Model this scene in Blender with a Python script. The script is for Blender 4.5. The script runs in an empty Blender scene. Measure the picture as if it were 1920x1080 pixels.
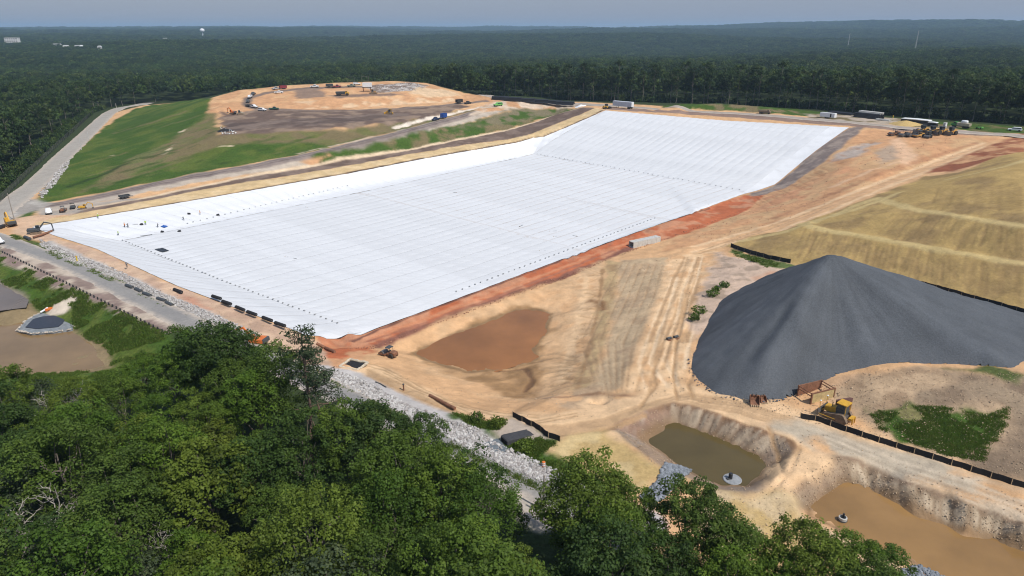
import bpy, bmesh, math, random
import numpy as np
from mathutils import Vector, Matrix
from mathutils.geometry import delaunay_2d_cdt

# ------------------------------------------------------------------ camera, sky, sun, exposure
sc = bpy.context.scene
COL = sc.collection
CAM_H, FPX, PITCH = 60.0, 1280.0, math.atan(488 / 1280)
cam_d = bpy.data.cameras.new('camera'); cam = bpy.data.objects.new('camera', cam_d); COL.objects.link(cam)
cam_d.sensor_width = 36.0; cam_d.lens = 36.0 * FPX / 1920.0
cam_d.clip_start = 0.5; cam_d.clip_end = 60000
cam.location = (0, 0, CAM_H); cam.rotation_euler = (math.pi / 2 - PITCH, 0, 0)
sc.camera = cam
SUN_EL = math.radians(53); SUN_AZ = math.atan2(0.72, -0.62)      # azimuth measured from +Y towards +X
world = bpy.data.worlds.new('World'); sc.world = world; world.use_nodes = True
wn = world.node_tree; bg = wn.nodes['Background']
sky = wn.nodes.new('ShaderNodeTexSky'); sky.sky_type = 'NISHITA'; sky.sun_disc = False
sky.sun_elevation = SUN_EL; sky.sun_rotation = SUN_AZ; sky.altitude = 100
sky.air_density = 1.6; sky.dust_density = 1.0; sky.ozone_density = 3.0
hs = wn.nodes.new('ShaderNodeMix'); hs.data_type = 'RGBA'      # an even veil of summer haze over the clear sky
hs.inputs[0].default_value = 0.72; hs.inputs[7].default_value = (2.55, 3.35, 5.05, 1)
wn.links.new(sky.outputs[0], hs.inputs[6]); wn.links.new(hs.outputs[2], bg.inputs['Color'])
bg.inputs['Strength'].default_value = 0.098
sun_d = bpy.data.lights.new('sun', 'SUN'); sun = bpy.data.objects.new('sun', sun_d); COL.objects.link(sun)
sun_d.energy = 4.3; sun_d.angle = math.radians(0.9); sun_d.color = (1.0, 0.95, 0.88)
sdir = Vector((math.sin(SUN_AZ) * math.cos(SUN_EL), math.cos(SUN_AZ) * math.cos(SUN_EL), math.sin(SUN_EL)))
sun.rotation_euler = sdir.to_track_quat('Z', 'Y').to_euler()
sun.location = (200, -100, 300)
sc.view_settings.view_transform = 'Standard'; sc.view_settings.look = 'None'
sc.view_settings.exposure = 0.0; sc.view_settings.gamma = 1.0
sc.render.engine = 'CYCLES'
sc.cycles.use_denoising = True; sc.cycles.filter_width = 1.1
sc.cycles.max_bounces = 6; sc.cycles.diffuse_bounces = 3; sc.cycles.glossy_bounces = 2
sc.cycles.transmission_bounces = 3; sc.cycles.volume_bounces = 1; sc.cycles.transparent_max_bounces = 6

RNG = np.random.default_rng(7); random.seed(7)
R = math.radians

# ------------------------------------------------------------------ tagging helpers
def tag(o, label=None, cat=None, group=None, kind=None):
    if label: o['label'] = label
    if cat: o['category'] = cat
    if group: o['group'] = group
    if kind: o['kind'] = kind
    return o
def thing(name, label, cat, loc=(0, 0, 0), rz=0.0, group=None):
    o = bpy.data.objects.new(name, None); COL.objects.link(o)
    o.empty_display_size = 0.5; o.location = loc; o.rotation_euler = (0, 0, rz)
    return tag(o, label, cat, group)
def link_mesh(name, me, mat=None, parent=None):
    o = bpy.data.objects.new(name, me); COL.objects.link(o)
    if mat is not None and not me.materials: me.materials.append(mat)
    if parent is not None: o.parent = parent
    return o
def np_mesh(name, V, Fc, mat=None, parent=None, smooth=False):
    """V (n,3), Fc (m,k) array -> linked object"""
    me = bpy.data.meshes.new(name)
    V = np.ascontiguousarray(V, dtype=np.float32); Fc = np.ascontiguousarray(Fc, dtype=np.int32)
    m, k = Fc.shape
    me.vertices.add(len(V)); me.vertices.foreach_set('co', V.ravel())
    me.loops.add(m * k); me.loops.foreach_set('vertex_index', Fc.ravel())
    me.polygons.add(m); me.polygons.foreach_set('loop_start', np.arange(0, m * k, k, dtype=np.int32))
    if smooth: me.polygons.foreach_set('use_smooth', np.ones(m, dtype=bool))
    me.update(calc_edges=True)
    return link_mesh(name, me, mat, parent)

# ------------------------------------------------------------------ numpy noise
def _hash(ix, iy, seed):
    h = (ix.astype(np.int64) * 374761393 + iy.astype(np.int64) * 668265263 + seed * 1442695041) & 0x7fffffff
    h = ((h ^ (h >> 13)) * 1274126177) & 0x7fffffff
    return ((h ^ (h >> 16)) & 0xffff) / 65535.0
def vnoise(x, y, seed=0):
    ix = np.floor(x); iy = np.floor(y); fx = x - ix; fy = y - iy
    fx = fx * fx * (3 - 2 * fx); fy = fy * fy * (3 - 2 * fy)
    ix = ix.astype(np.int64); iy = iy.astype(np.int64)
    a = _hash(ix, iy, seed); b = _hash(ix + 1, iy, seed); c = _hash(ix, iy + 1, seed); d = _hash(ix + 1, iy + 1, seed)
    return (a + (b - a) * fx) * (1 - fy) + (c + (d - c) * fx) * fy - 0.5
def fbm(x, y, scale, octv=4, seed=0):
    x = np.asarray(x, float) / scale; y = np.asarray(y, float) / scale
    o = np.zeros_like(x); a = 1.0
    for k in range(octv):
        o += a * vnoise(x + 17.3 * k, y - 9.1 * k, seed + k); a *= 0.5; x = x * 2.03; y = y * 2.03
    return o            # about -0.9 .. 0.9
def sstep(a, b, x):
    t = np.clip((x - a) / (b - a), 0, 1); return t * t * (3 - 2 * t)

# ------------------------------------------------------------------ survey: pixel + elevation -> world point
CP, SP = math.cos(PITCH), math.sin(PITCH)
def ray(u, v):
    a = (u - 960) / FPX; b = (v - 540) / FPX
    return np.array([a, CP - b * SP, -SP - b * CP])
def P(u, v, z):
    d = ray(u, v); t = (z - CAM_H) / d[2]
    return np.array([d[0] * t, d[1] * t, z])
def uv_of(x, y, z):
    dz = z - CAM_H; dep = y * CP - dz * SP
    return 960 + FPX * x / dep, 540 + FPX * (-dz * CP - y * SP) / dep

crestL = [(60,426,0),(115,418,0),(400,370,0),(655,325,.5),(800,297,1),(1000,262,2),(1020,258,3),(1135,207,15)]
crestLB = [(60,426,0),(100,441,0),(180,466,0),(330,535,-.3),(480,592,-1.5),(575,629,-2.6),(600,632,-3)]
front = [(600,632,-3),(650,625,-4.5),(707,615,-5.3),(837,567,-5.8),(1073,477,-5.8),(1237,420,-5.8),(1395,364,-6.3)]
rightE = [(1395,364,-6.3),(1420,358,-5.5),(1453,347,-4),(1530,283,7),(1592,239,15)]
crestF = [(1135,207,15),(1360,221,15),(1592,239,15)]
toeL = [(225,453,-3.2),(400,412,-3.6),(655,352,-4),(1000,290,-4)]
toeF = [(1000,290,-4),(1395,362,-6.2)]
toeLB = [(225,453,-3.2),(430,536,-4.2),(640,615,-4.8)]
BREAK = [crestL, crestLB, front, rightE, crestF, toeL, toeF, toeLB,
 # red bank and red haul track
 [(640,640,-5.6),(740,607,-6.7),(873,557,-6.8),(1007,507,-6.8),(1123,463,-6.8),(1207,430,-6.8),(1330,392,-6.8),(1400,372,-6.6)],
 [(615,655,-5.0),(707,650,-6.5),(807,607,-7.0),(940,560,-7.0),(1057,520,-7.0),(1107,500,-7.0),(1180,467,-6.9),(1280,440,-6.6),(1400,395,-6.0)],
 # pit pond rim
 [(778,663,-8.7),(813,647,-8.7),(853,627,-8.7),(923,600,-8.7),(973,582,-8.7),(1007,582,-8.7),(1031,590,-8.7),(1021,620,-8.7),(998,653,-8.7),(1007,673,-8.7),(960,684,-8.7),(930,694,-8.7),(873,698,-8.7),(840,689,-8.7),(800,675,-8.7),(778,663,-8.7)],
 [(840,668,-10),(930,640,-10),(980,610,-10),(960,660,-10)],
 # banks of the pit
 [(745,672,-6.0),(790,695,-6.2),(850,722,-6.4),(920,748,-5.6),(990,752,-4.4)],
 [(700,690,-2.6),(760,722,-1.6),(850,765,-.8),(940,790,-.2)],
 [(960,712,-7.6),(985,740,-6.6)],
 [(1040,745,-1.6),(1110,738,-1.5),(1200,742,-.8),(1300,742,-.1)],
 [(1060,590,-7.0),(1075,640,-7.2),(1040,700,-6.0)],
 [(1140,500,-6.2),(1130,560,-6.0),(1110,640,-5.2),(1090,715,-3.4)],
 [(1200,480,-5.4),(1200,560,-3.9),(1170,640,-3.0),(1140,720,-1.8)],
 [(1265,482,-4.6),(1235,560,-2.6),(1190,660,-1.4),(1160,730,-.7)],
 [(1330,480,-4.0),(1300,560,-1.6),(1280,650,-.4),(1270,720,0)],
 [(1380,470,-3),(1370,520,-1.2),(1330,590,-.4),(1300,680,0)],
 [(1102,755,-1.0),(1118,768,-2.6),(1135,757,-1.0)],
 [(1080,765,-.3),(1118,790,0),(1160,765,-.3)],
 # haul road
 [(640,680,-2.2),(720,725,-1.0),(860,785,-.1),(1000,800,0),(1100,795,0),(1200,765,0),(1300,748,0),(1400,765,0),(1500,800,0),(1700,880,0),(1920,968,0)],
 # basin one: rim, water line, bottom
 [(1150,802,0),(1215,772,0),(1262,758,0),(1300,762,0),(1396,798,0),(1480,830,0),(1493,845,0),(1467,885,0),(1437,910,0),(1400,921,-.4),(1345,918,-.5),(1290,895,-.5),(1225,868,-.2),(1150,802,0)],
 [(1206,826,-2.8),(1250,797,-2.8),(1265,792,-2.8),(1363,830,-2.8),(1423,857,-2.8),(1437,873,-2.8),(1420,900,-2.8),(1400,913,-2.8),(1353,908,-2.8),(1295,884,-2.8),(1206,826,-2.8)],
 [(1260,825,-4),(1390,880,-4)],
 # basin two
 [(1493,955,-.6),(1483,925,-.2),(1527,889,0),(1570,858,0),(1593,860,0),(1697,907,0),(1813,950,0),(1920,989,0)],
 [(1770,1090,-2.8),(1713,1057,-2.8),(1647,1030,-2.8),(1580,997,-2.8),(1517,967,-2.8),(1517,953,-2.8),(1547,930,-2.8),(1587,905,-2.8),(1613,910,-2.8),(1680,943,-2.8),(1780,987,-2.8),(1863,1013,-2.8),(1920,1034,-2.8),(2000,1064,-2.8)],
 [(1497,975,-1.2),(1580,1018,-1.4),(1640,1052,-1.4),(1690,1080,-1.4)],
 [(1600,950,-4),(1800,1030,-4),(1900,1070,-4.2),(2000,1100,-4.2)], [(1800,1075,-4),(1900,1110,-4)],
 # pile apron
 [(1296,690,0),(1420,750,0),(1500,738,.2)],
 [(1540,720,.8),(1580,702,2.0),(1640,690,3.4),(1780,690,4.4),(1920,697,5)],
 [(1500,560,.2),(1600,560,.3),(1750,590,1.2)],
 [(1500,783,0),(1620,820,.1),(1920,915,.3)],
 [(1640,762,1.2),(1760,760,2.4),(1900,770,3.2)], [(1800,850,.8),(1900,860,1.6)], [(1600,760,.4),(1640,800,.2)],
 # matting hill
 [(1370,462,-3),(1480,492,-.5),(1600,505,.5),(1700,527,1),(1800,555,1.5),(1920,588,2)],
 [(1513,423,3),(1647,448,5.5),(1780,472,7),(1920,497,8)], [(1520,420,3.1),(1655,441,5.6),(1785,464,7.1),(1920,489,8.1)],
 [(1697,390,9.5),(1800,407,12),(1920,427,14)], [(1700,385,9.6),(1805,401,12.1),(1920,420,14.1)],
 [(1760,350,13),(1850,345,16),(1920,340,18)], [(1850,322,17),(1920,302,19)],
 [(1400,447,-2.4),(1480,428,.2),(1620,375,6),(1760,330,10.5),(1860,292,14),(1920,275,16)],
 [(1310,455,-4.2),(1450,418,-1.5),(1550,380,2.5),(1640,343,6),(1760,300,10),(1850,268,13.5)],
 # bench with parked machines, side of the liner
 [(1620,240,15.5),(1560,290,8),(1480,345,-2),(1430,362,-5)],
 [(1660,262,13),(1600,300,9),(1560,330,5),(1500,360,0),(1430,385,-5)],
 [(1680,252,14),(1740,262,14),(1790,258,14.2)], [(1740,285,12),(1660,320,8.6),(1560,370,3)],
 # far perimeter road
 [(960,190,15),(1100,192,15),(1250,203,15),(1400,212,15),(1560,225,15.3),(1700,240,15.5),(1880,253,15.5),(1960,258,15.5)],
 [(1250,194,15),(1400,203,15),(1560,213,15.3),(1700,226,15.5),(1880,240,15.5)],
 [(1270,196,18),(1350,193,18.5),(1440,200,18)],
 # mound: access road, plateau, faces, skyline
 [(85,382,0),(200,366,1),(360,332,3),(560,295,6),(700,262,9),(800,235,11),(920,203,13.5)],
 [(75,376,.2),(195,359,1.2),(355,325,3.3),(555,288,6.3),(695,255,9.2),(795,229,11.2),(915,198,13.6)],
 [(230,382,.6),(590,312,2.2),(760,281,3.2),(940,246,4.6),(1040,216,8.5),(1090,201,14)],
 [(240,392,.2),(600,330,1),(770,298,1.6),(960,264,2.6),(1050,238,7.5),(1115,204,14.6)],
 [(415,252,12.5),(520,245,13),(640,238,13.2),(760,225,13.4),(860,207,13.8)],
 [(440,210,15),(560,206,15),(680,200,15),(800,194,15.2),(870,188,15.5)],
 [(400,205,16.5),(470,190,18),(560,186,19),(700,180,20),(800,175,20)],
 [(400,182,19),(450,168,22),(540,159,24),(640,154,25),(740,151,25),(800,155,23),(870,172,19),(930,185,16)],
 [(310,215,11.5),(330,240,9.5),(390,240,12)], [(250,300,4.6),(330,280,7.2)], [(120,360,.8),(180,300,2),(260,205,4)],
 # west perimeter road
 [(0,392,0),(60,342,0),(120,283,.5),(200,210,1),(250,196,1.5)], [(20,392,0),(75,345,0),(135,285,.6),(212,212,1.2),(262,197,1.8)],
 # service road by the wood, drainage strip
 [(-60,430,0),(0,458,0),(330,608,0),(620,742,-.2),(1010,932,-.6),(1200,1040,-.8)],
 [(-60,420,0),(0,442,0),(345,598,0),(640,735,-.2),(1050,918,-.6),(1240,1030,-.8)],
 [(60,450,-.4),(300,565,-.8),(460,640,-1.2),(640,715,-1.0),(850,800,-.9),(1040,895,-1.0)],
 [(40,432,0),(300,545,-.4),(480,618,-1.4),(600,670,-2.0)],
 # west pond and its bank
 [(0,478,-.2),(160,548,-.2),(310,622,-.3)],
 [(-80,590,-5),(0,590,-5),(63,573,-5),(70,592,-5)], [(137,620,-5),(167,643,-5),(203,653,-5),(195,670,-5),(203,683,-5),(167,693,-5),(50,697,-5),(-80,697,-5)],
 [(0,640,-6.5),(130,660,-6.5)], [(-60,520,-3),(0,530,-3),(52,562,-3),(48,576,-3),(0,582,-3.2)],
 [(0,720,-4),(180,720,-4),(260,680,-3.6)],
]
WPTS = [(-60,75,-3.5),(-110,90,-4.5),(-20,55,-3),(20,40,-2.5),(60,40,-1.5),(-60,30,-3.5),(-160,60,-5),(-160,20,-5),(60,0,-2),(-20,0,-3),(-160,-120,-5),(160,-120,-2),
 (120,60,.5),(150,100,2),(180,60,1),(170,150,10),(220,180,16),(240,260,18),(260,330,15),(260,30,2),
 (-210,180,-2),(-240,240,-3),(-200,120,-5),(-330,320,-4),(-350,540,-2),(-330,640,-3),(-230,600,-2),(-120,620,0),(0,600,4),(60,520,11),(-40,540,8),
 (140,470,13),(250,420,14),(330,360,14),(300,560,10),(120,640,6),(420,250,12),(420,-50,5),(-420,0,-6),
 (-600,700,-4),(0,900,0),(600,800,6),(900,300,8),(-900,300,-5),(-900,-300,-5),(900,-300,5),
 (-17000,-3000,0),(17000,-3000,0),(-17000,17000,0),(17000,17000,0),(0,17000,0),(0,-3000,0),(3000,3000,4),(-3000,3000,-4),(0,3000,0)]
def build_points():
    pts = []
    for L in BREAK:
        W = [P(*q) for q in L]
        for a, b in zip(W[:-1], W[1:]):
            n = max(1, int(np.linalg.norm((b - a)[:2]) / 4.0))
            for k in range(n): pts.append(a + (b - a) * k / n)
        pts.append(W[-1])
    pts += [np.array(w, float) for w in WPTS]
    return np.array(pts)
TP = build_points()
# ---- grid lines
def geo(a, step, end, g=1.16):
    out = []; x = a
    while abs(x) < abs(end) or (x < end if end > a else x > end):
        step *= g; x = x + (step if end > a else -step); out.append(x)
        if (end > a and x > end) or (end < a and x < end): break
    return out
GX = np.array(sorted(set(geo(-330, 1.3, -16000) + list(np.arange(-330, -60, 1.2)) + list(np.arange(-60, -36, .6)) + list(np.arange(-36, 108, .36)) + list(np.arange(108, 132, .6)) + list(np.arange(132, 330, 1.2)) + [330] + geo(330, 1.3, 16000))))
GY = np.array(sorted(set(geo(20, 1.5, -2500) + list(np.arange(20, 60, 1.2)) + list(np.arange(60, 66, .55)) + list(np.arange(66, 186, .36)) + list(np.arange(186, 204, .55)) + list(np.arange(204, 330, .9)) + list(np.arange(330, 600, 1.4)) + geo(600, 1.5, 16500))))
NX, NY = len(GX), len(GY)
def tin_sample():
    pv = [Vector((float(p[0]), float(p[1]))) for p in TP]
    ov, oe, of, ovo, _, _ = delaunay_2d_cdt(pv, [], [], 0, 0.05)
    X = np.array([(v.x, v.y) for v in ov]); Z = np.array([np.mean([TP[i][2] for i in o]) for o in ovo])
    H = np.zeros((NY, NX))
    for f in of:
        (x0, y0), (x1, y1), (x2, y2) = X[f[0]], X[f[1]], X[f[2]]
        ia = np.searchsorted(GX, min(x0, x1, x2) - 1e-6); ib = np.searchsorted(GX, max(x0, x1, x2) + 1e-6)
        ja = np.searchsorted(GY, min(y0, y1, y2) - 1e-6); jb = np.searchsorted(GY, max(y0, y1, y2) + 1e-6)
        if ia >= ib or ja >= jb: continue
        gx = GX[ia:ib][None, :]; gy = GY[ja:jb][:, None]
        d = (y1 - y2) * (x0 - x2) + (x2 - x1) * (y0 - y2)
        if abs(d) < 1e-9: continue
        l0 = ((y1 - y2) * (gx - x2) + (x2 - x1) * (gy - y2)) / d
        l1 = ((y2 - y0) * (gx - x2) + (x0 - x2) * (gy - y2)) / d
        l2 = 1 - l0 - l1
        m = (l0 >= -1e-6) & (l1 >= -1e-6) & (l2 >= -1e-6)
        z = l0 * Z[f[0]] + l1 * Z[f[1]] + l2 * Z[f[2]]
        sub = H[ja:jb, ia:ib]; sub[m] = z[m]
    return H
HZ = tin_sample()
def blur(A, n=1):
    for _ in range(n):
        B = A.copy(); B[1:-1] = (A[:-2] + 2 * A[1:-1] + A[2:]) / 4; A = B
        B = A.copy(); B[:, 1:-1] = (A[:, :-2] + 2 * A[:, 1:-1] + A[:, 2:]) / 4; A = B
    return A
HZ = blur(HZ, 2)
XX, YY = np.meshgrid(GX, GY)
DD = np.hypot(XX, YY)
far = sstep(620, 1800, DD)
roll = fbm(XX, YY, 1700, 4, 11) * 46 + fbm(XX, YY, 420, 2, 5) * 11
HZ = HZ + far * roll + sstep(1500, 9000, DD) * 30
def bump_hill(az_px, d, h, wx, wy):
    a = math.atan((az_px - 960) / FPX / CP); cx, cy = d * math.sin(a), d * math.cos(a)
    rx = (XX - cx) * math.cos(a) - (YY - cy) * math.sin(a); ry = (XX - cx) * math.sin(a) + (YY - cy) * math.cos(a)
    return h * np.exp(-(rx / wx) ** 2 - (ry / wy) ** 2)
for a in ((1680, 6500, 84, 1000, 700), (1420, 7600, 62, 1300, 800), (1900, 5200, 40, 700, 500), (1150, 5200, 20, 500, 500), (420, 2300, 22, 420, 300), (1000, 2600, -26, 700, 500), (760, 4300, -24, 900, 900),
          (1560, 1500, 14, 420, 250), (1880, 1700, 12, 300, 260), (250, 1200, -6, 300, 250), (1250, 8800, 34, 1600, 700), (600, 9000, 22, 1800, 700)):
    HZ += bump_hill(*a)
def hz(x, y):
    x = np.asarray(x, float); y = np.asarray(y, float)
    i = np.clip(np.searchsorted(GX, x) - 1, 0, NX - 2); j = np.clip(np.searchsorted(GY, y) - 1, 0, NY - 2)
    fx = np.clip((x - GX[i]) / (GX[i + 1] - GX[i]), 0, 1); fy = np.clip((y - GY[j]) / (GY[j + 1] - GY[j]), 0, 1)
    return (HZ[j, i] * (1 - fx) + HZ[j, i + 1] * fx) * (1 - fy) + (HZ[j + 1, i] * (1 - fx) + HZ[j + 1, i + 1] * fx) * fy
_T = np.concatenate([np.arange(25, 900, .5), np.arange(900, 9000, 10)])
def G(u, v):
    """the point of the ground that is seen at photo pixel (u, v)"""
    d = ray(u, v); z = CAM_H + d[2] * _T; g = hz(d[0] * _T, d[1] * _T)
    k = np.nonzero(z < g)[0]
    if len(k) == 0: t = _T[-1]
    else:
        k = max(1, k[0]); a = z[k - 1] - g[k - 1]; b = g[k] - z[k]; t = _T[k - 1] + (_T[k] - _T[k - 1]) * a / max(1e-6, a + b)
    return np.array([d[0] * t, d[1] * t, float(hz(d[0] * t, d[1] * t))])
def dense_px(pl, closed=False, step=14):
    out = []; q = list(pl) + ([pl[0]] if closed else [])
    for a, b in zip(q[:-1], q[1:]):
        n = max(1, int(math.hypot(b[0] - a[0], b[1] - a[1]) / step))
        for k in range(n): out.append((a[0] + (b[0] - a[0]) * k / n, a[1] + (b[1] - a[1]) * k / n))
    if not closed: out.append(q[-1])
    return out
def Gline(pl, closed=False, step=14): return np.array([G(*p) for p in dense_px(pl, closed, step)])
def seg_dist(px, py, L, closed):
    d2 = np.full(px.shape, 1e18); n = len(L)
    for k in range(n if closed else n - 1):
        a = L[k]; b = L[(k + 1) % n]; ex, ey = b[0] - a[0], b[1] - a[1]; ll = ex * ex + ey * ey + 1e-12
        t = np.clip(((px - a[0]) * ex + (py - a[1]) * ey) / ll, 0, 1)
        d2 = np.minimum(d2, (px - a[0] - t * ex) ** 2 + (py - a[1] - t * ey) ** 2)
    return np.sqrt(d2)
def inside(px, py, L):
    c = np.zeros(px.shape, bool); n = len(L); j = n - 1
    for i in range(n):
        xi, yi, xj, yj = L[i][0], L[i][1], L[j][0], L[j][1]
        if yi != yj:
            c ^= ((yi > py) != (yj > py)) & (px < (xj - xi) * (py - yi) / (yj - yi) + xi)
        j = i
    return c
def window(L, pad):
    L = np.asarray(L)
    return (slice(np.searchsorted(GY, L[:, 1].min() - pad), np.searchsorted(GY, L[:, 1].max() + pad)),
            slice(np.searchsorted(GX, L[:, 0].min() - pad), np.searchsorted(GX, L[:, 0].max() + pad)))
def area_mask(L, feather=1.0, wob=0.0, wscale=6.0, seed=3):
    w = window(L, feather * 2 + wob * 2 + 1); x = XX[w]; y = YY[w]
    if x.size == 0: return w, np.zeros(x.shape)
    s = seg_dist(x, y, L, True); s = np.where(inside(x, y, L), s, -s)
    if wob: s = s + fbm(x, y, wscale, 4, seed) * wob * 1.6
    return w, sstep(-feather, feather, s)
def line_mask(L, width, feather=.4, wob=0.0, wscale=5.0, seed=9):
    w = window(L, width + feather * 2 + wob * 2 + 1); x = XX[w]; y = YY[w]
    if x.size == 0: return w, np.zeros(x.shape)
    s = width / 2 - seg_dist(x, y, L, False)
    if wob: s = s + fbm(x, y, wscale, 4, seed) * wob * 1.6
    return w, sstep(-feather, feather, s)
# ------------------------------------------------------------------ materials
def new_mat(name):
    m = bpy.data.materials.new(name); m.use_nodes = True
    nt = m.node_tree; return m, nt, nt.nodes['Principled BSDF']
def nd(nt, typ, **kw):
    n = nt.nodes.new(typ)
    for k, v in kw.items(): setattr(n, k, v)
    return n
def coords(nt, scale=(1, 1, 1), rot=0.0, kind='Object'):
    tc = nd(nt, 'ShaderNodeTexCoord'); mp = nd(nt, 'ShaderNodeMapping'); mp.inputs['Scale'].default_value = scale; mp.inputs['Rotation'].default_value = (0, 0, rot)
    nt.links.new(tc.outputs[kind], mp.inputs[0]); return mp.outputs[0]
def noise(nt, vec, scale, detail=4, rough=.55):
    n = nd(nt, 'ShaderNodeTexNoise'); n.inputs['Scale'].default_value = scale; n.inputs['Detail'].default_value = detail; n.inputs['Roughness'].default_value = rough
    if vec is not None: nt.links.new(vec, n.inputs['Vector'])
    return n.outputs['Fac']
def mrange(nt, val, a, b, c, d):
    n = nd(nt, 'ShaderNodeMapRange'); nt.links.new(val, n.inputs[0])
    for i, q in enumerate((a, b, c, d)): n.inputs[i + 1].default_value = q
    return n.outputs[0]
def mul(nt, a, b):
    n = nd(nt, 'ShaderNodeMath', operation='MULTIPLY')
    for i, q in enumerate((a, b)):
        if isinstance(q, (int, float)): n.inputs[i].default_value = q
        else: nt.links.new(q, n.inputs[i])
    return n.outputs[0]
def scale_col(nt, col, fac):
    n = nd(nt, 'ShaderNodeVectorMath', operation='SCALE')
    if isinstance(col, tuple): n.inputs[0].default_value = col[:3]
    else: nt.links.new(col, n.inputs[0])
    nt.links.new(fac, n.inputs['Scale']); return n.outputs[0]
def mixc(nt, fac, a, b):
    n = nd(nt, 'ShaderNodeMix', data_type='RGBA')
    if isinstance(fac, float): n.inputs[0].default_value = fac
    else: nt.links.new(fac, n.inputs[0])
    for i, q in ((6, a), (7, b)):
        if isinstance(q, tuple): n.inputs[i].default_value = (*q[:3], 1)
        else: nt.links.new(q, n.inputs[i])
    return n.outputs[2]
def bump(nt, bsdf, h, strength=.5, dist=.2):
    b = nd(nt, 'ShaderNodeBump'); b.inputs['Strength'].default_value = strength; b.inputs['Distance'].default_value = dist
    nt.links.new(h, b.inputs['Height']); nt.links.new(b.outputs[0], bsdf.inputs['Normal'])
def plain(name, col, rough=.6, metal=0.0, var=.18, nscale=3.0, spec=.35):
    m, nt, b = new_mat(name)
    v = coords(nt); f = mrange(nt, noise(nt, v, nscale, 5, .6), .3, .7, 1 - var, 1 + var)
    nt.links.new(scale_col(nt, col, f), b.inputs['Base Color'])
    b.inputs['Roughness'].default_value = rough; b.inputs['Metallic'].default_value = metal; b.inputs['Specular IOR Level'].default_value = spec
    return m
def attr(nt, name):
    a = nd(nt, 'ShaderNodeAttribute'); a.attribute_name = name; return a

# ---- ground
M_ground, nt, b = new_mat('ground_soil')
v = coords(nt); a = attr(nt, 'albedo'); veg = attr(nt, 'veg').outputs['Fac']
n1 = mul(nt, mrange(nt, noise(nt, v, .3, 8, .62), .25, .75, .78, 1.22), mrange(nt, noise(nt, v, 4, 5, .7), .3, .7, .90, 1.10))
n2 = mrange(nt, noise(nt, v, .11, 5, .6), .25, .75, .88, 1.12)
vg = mrange(nt, noise(nt, v, 1.6, 5, .7), .3, .7, .55, 1.5)
f = nd(nt, 'ShaderNodeMix'); nt.links.new(veg, f.inputs[0]); nt.links.new(n1, f.inputs[2]); nt.links.new(vg, f.inputs[3])
nt.links.new(scale_col(nt, scale_col(nt, a.outputs['Color'], f.outputs[0]), n2), b.inputs['Base Color'])
b.inputs['Roughness'].default_value = .95; b.inputs['Specular IOR Level'].default_value = .15
bump(nt, b, noise(nt, v, .9, 9, .68), .7, .35)

# ------------------------------------------------------------------ painting zones and relief onto the ground sheet
ALB = np.empty((NY, NX, 3)); ALB[:] = (.035, .05, .018)
VEG = np.ones((NY, NX)); EXTRA = np.zeros((NY, NX)); SITE = np.zeros((NY, NX))
C_ = dict(sand=(.575,.35,.185), pale=(.655,.445,.26), tan=(.51,.32,.17), orange=(.51,.285,.148), red=(.41,.125,.056), purple=(.20,.088,.062), brown=(.14,.097,.076),
          grass=(.050,.092,.014), grass2=(.088,.118,.022), dry=(.165,.13,.065), mat=(.40,.275,.108), mat2=(.50,.38,.175), straw=(.46,.325,.145), grey=(.33,.30,.265), mud=(.31,.185,.09), bank=(.28,.20,.14))
def mixin(w, m, col, veg=None):
    ALB[w] = ALB[w] * (1 - m[..., None]) + np.array(C_[col] if isinstance(col, str) else col) * m[..., None]
    if veg is not None: VEG[w] = VEG[w] * (1 - m) + veg * m
def zone(poly, col, feather=.8, wob=1.0, wscale=7, veg=0.0, mix2=None, mscale=9, mlo=-.1, mhi=.25, seed=3, amt=1.0):
    L = Gline(poly, True, 22); w, m = area_mask(L, feather, wob, wscale, seed); m = m * amt
    if m.size == 0: return
    mixin(w, m, col, veg)
    if mix2:
        k = m * sstep(mlo, mhi, fbm(XX[w], YY[w], mscale, 5, seed + 21)); mixin(w, k, mix2)
    return w, m
def stroke(pl, width, col, feather=.4, wob=.25, veg=0.0, amt=1.0, dz=0.0, seed=9):
    L = Gline(pl, False, 18); w, m = line_mask(L, width, feather, wob, 4.0, seed)
    if m.size == 0: return
    mixin(w, m * amt, col, veg)
    if dz: EXTRA[w] += m * dz
site_poly = [(-60,415),(0,398),(60,352),(120,292),(205,214),(262,199),(330,192),(400,184),(450,171),(540,161),(640,156),(740,153),(800,157),(870,176),(960,188),(1100,191),(1250,199),(1400,206),(1560,215),(1700,228),(1920,242),(2100,256),(2100,1120),(1700,1120),(1480,1085),(1240,1030),(1050,925),(640,742),(345,603),(160,520),(0,450),(-60,425)]
w, m = zone(site_poly, 'sand', 2.0, 1.5)
SITE[w] = np.maximum(SITE[w], m)
# green slope west of the mound
zone([(62,380),(120,302),(215,224),(265,201),(330,191),(402,182),(405,200),(400,260),(430,262),(640,252),(730,246),(600,281),(500,300),(360,327),(190,360),(80,381)], 'grass', 1.2, 1.5, 9, 1.0, 'grass2', 14)
zone([(330,262),(345,250),(400,205),(415,250),(640,240),(860,210),(930,197),(800,231),(700,256),(600,272),(480,268),(420,272),(370,285),(330,300),(300,305)], 'dry', 3, 3, 12, .8, (.13,.13,.045), 10)
zone([(240,300),(300,275),(345,262),(300,300),(240,335),(190,352),(200,335)], (.13,.14,.05), 3, 3, 10, .9, 'dry', 8)
for pl in ([(215,250),(300,225),(345,210)], [(205,345),(250,318),(330,262)], [(150,362),(210,330),(280,300)], [(260,330),(340,300),(400,268)]): stroke(pl, 3.5, 'dry', 1.5, 2.0, .7, .55, seed=31)
stroke([(130,350),(200,325),(250,300)], 2.6, (.02,.04,.01), 1.0, .6, 1.0, .8)
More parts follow.
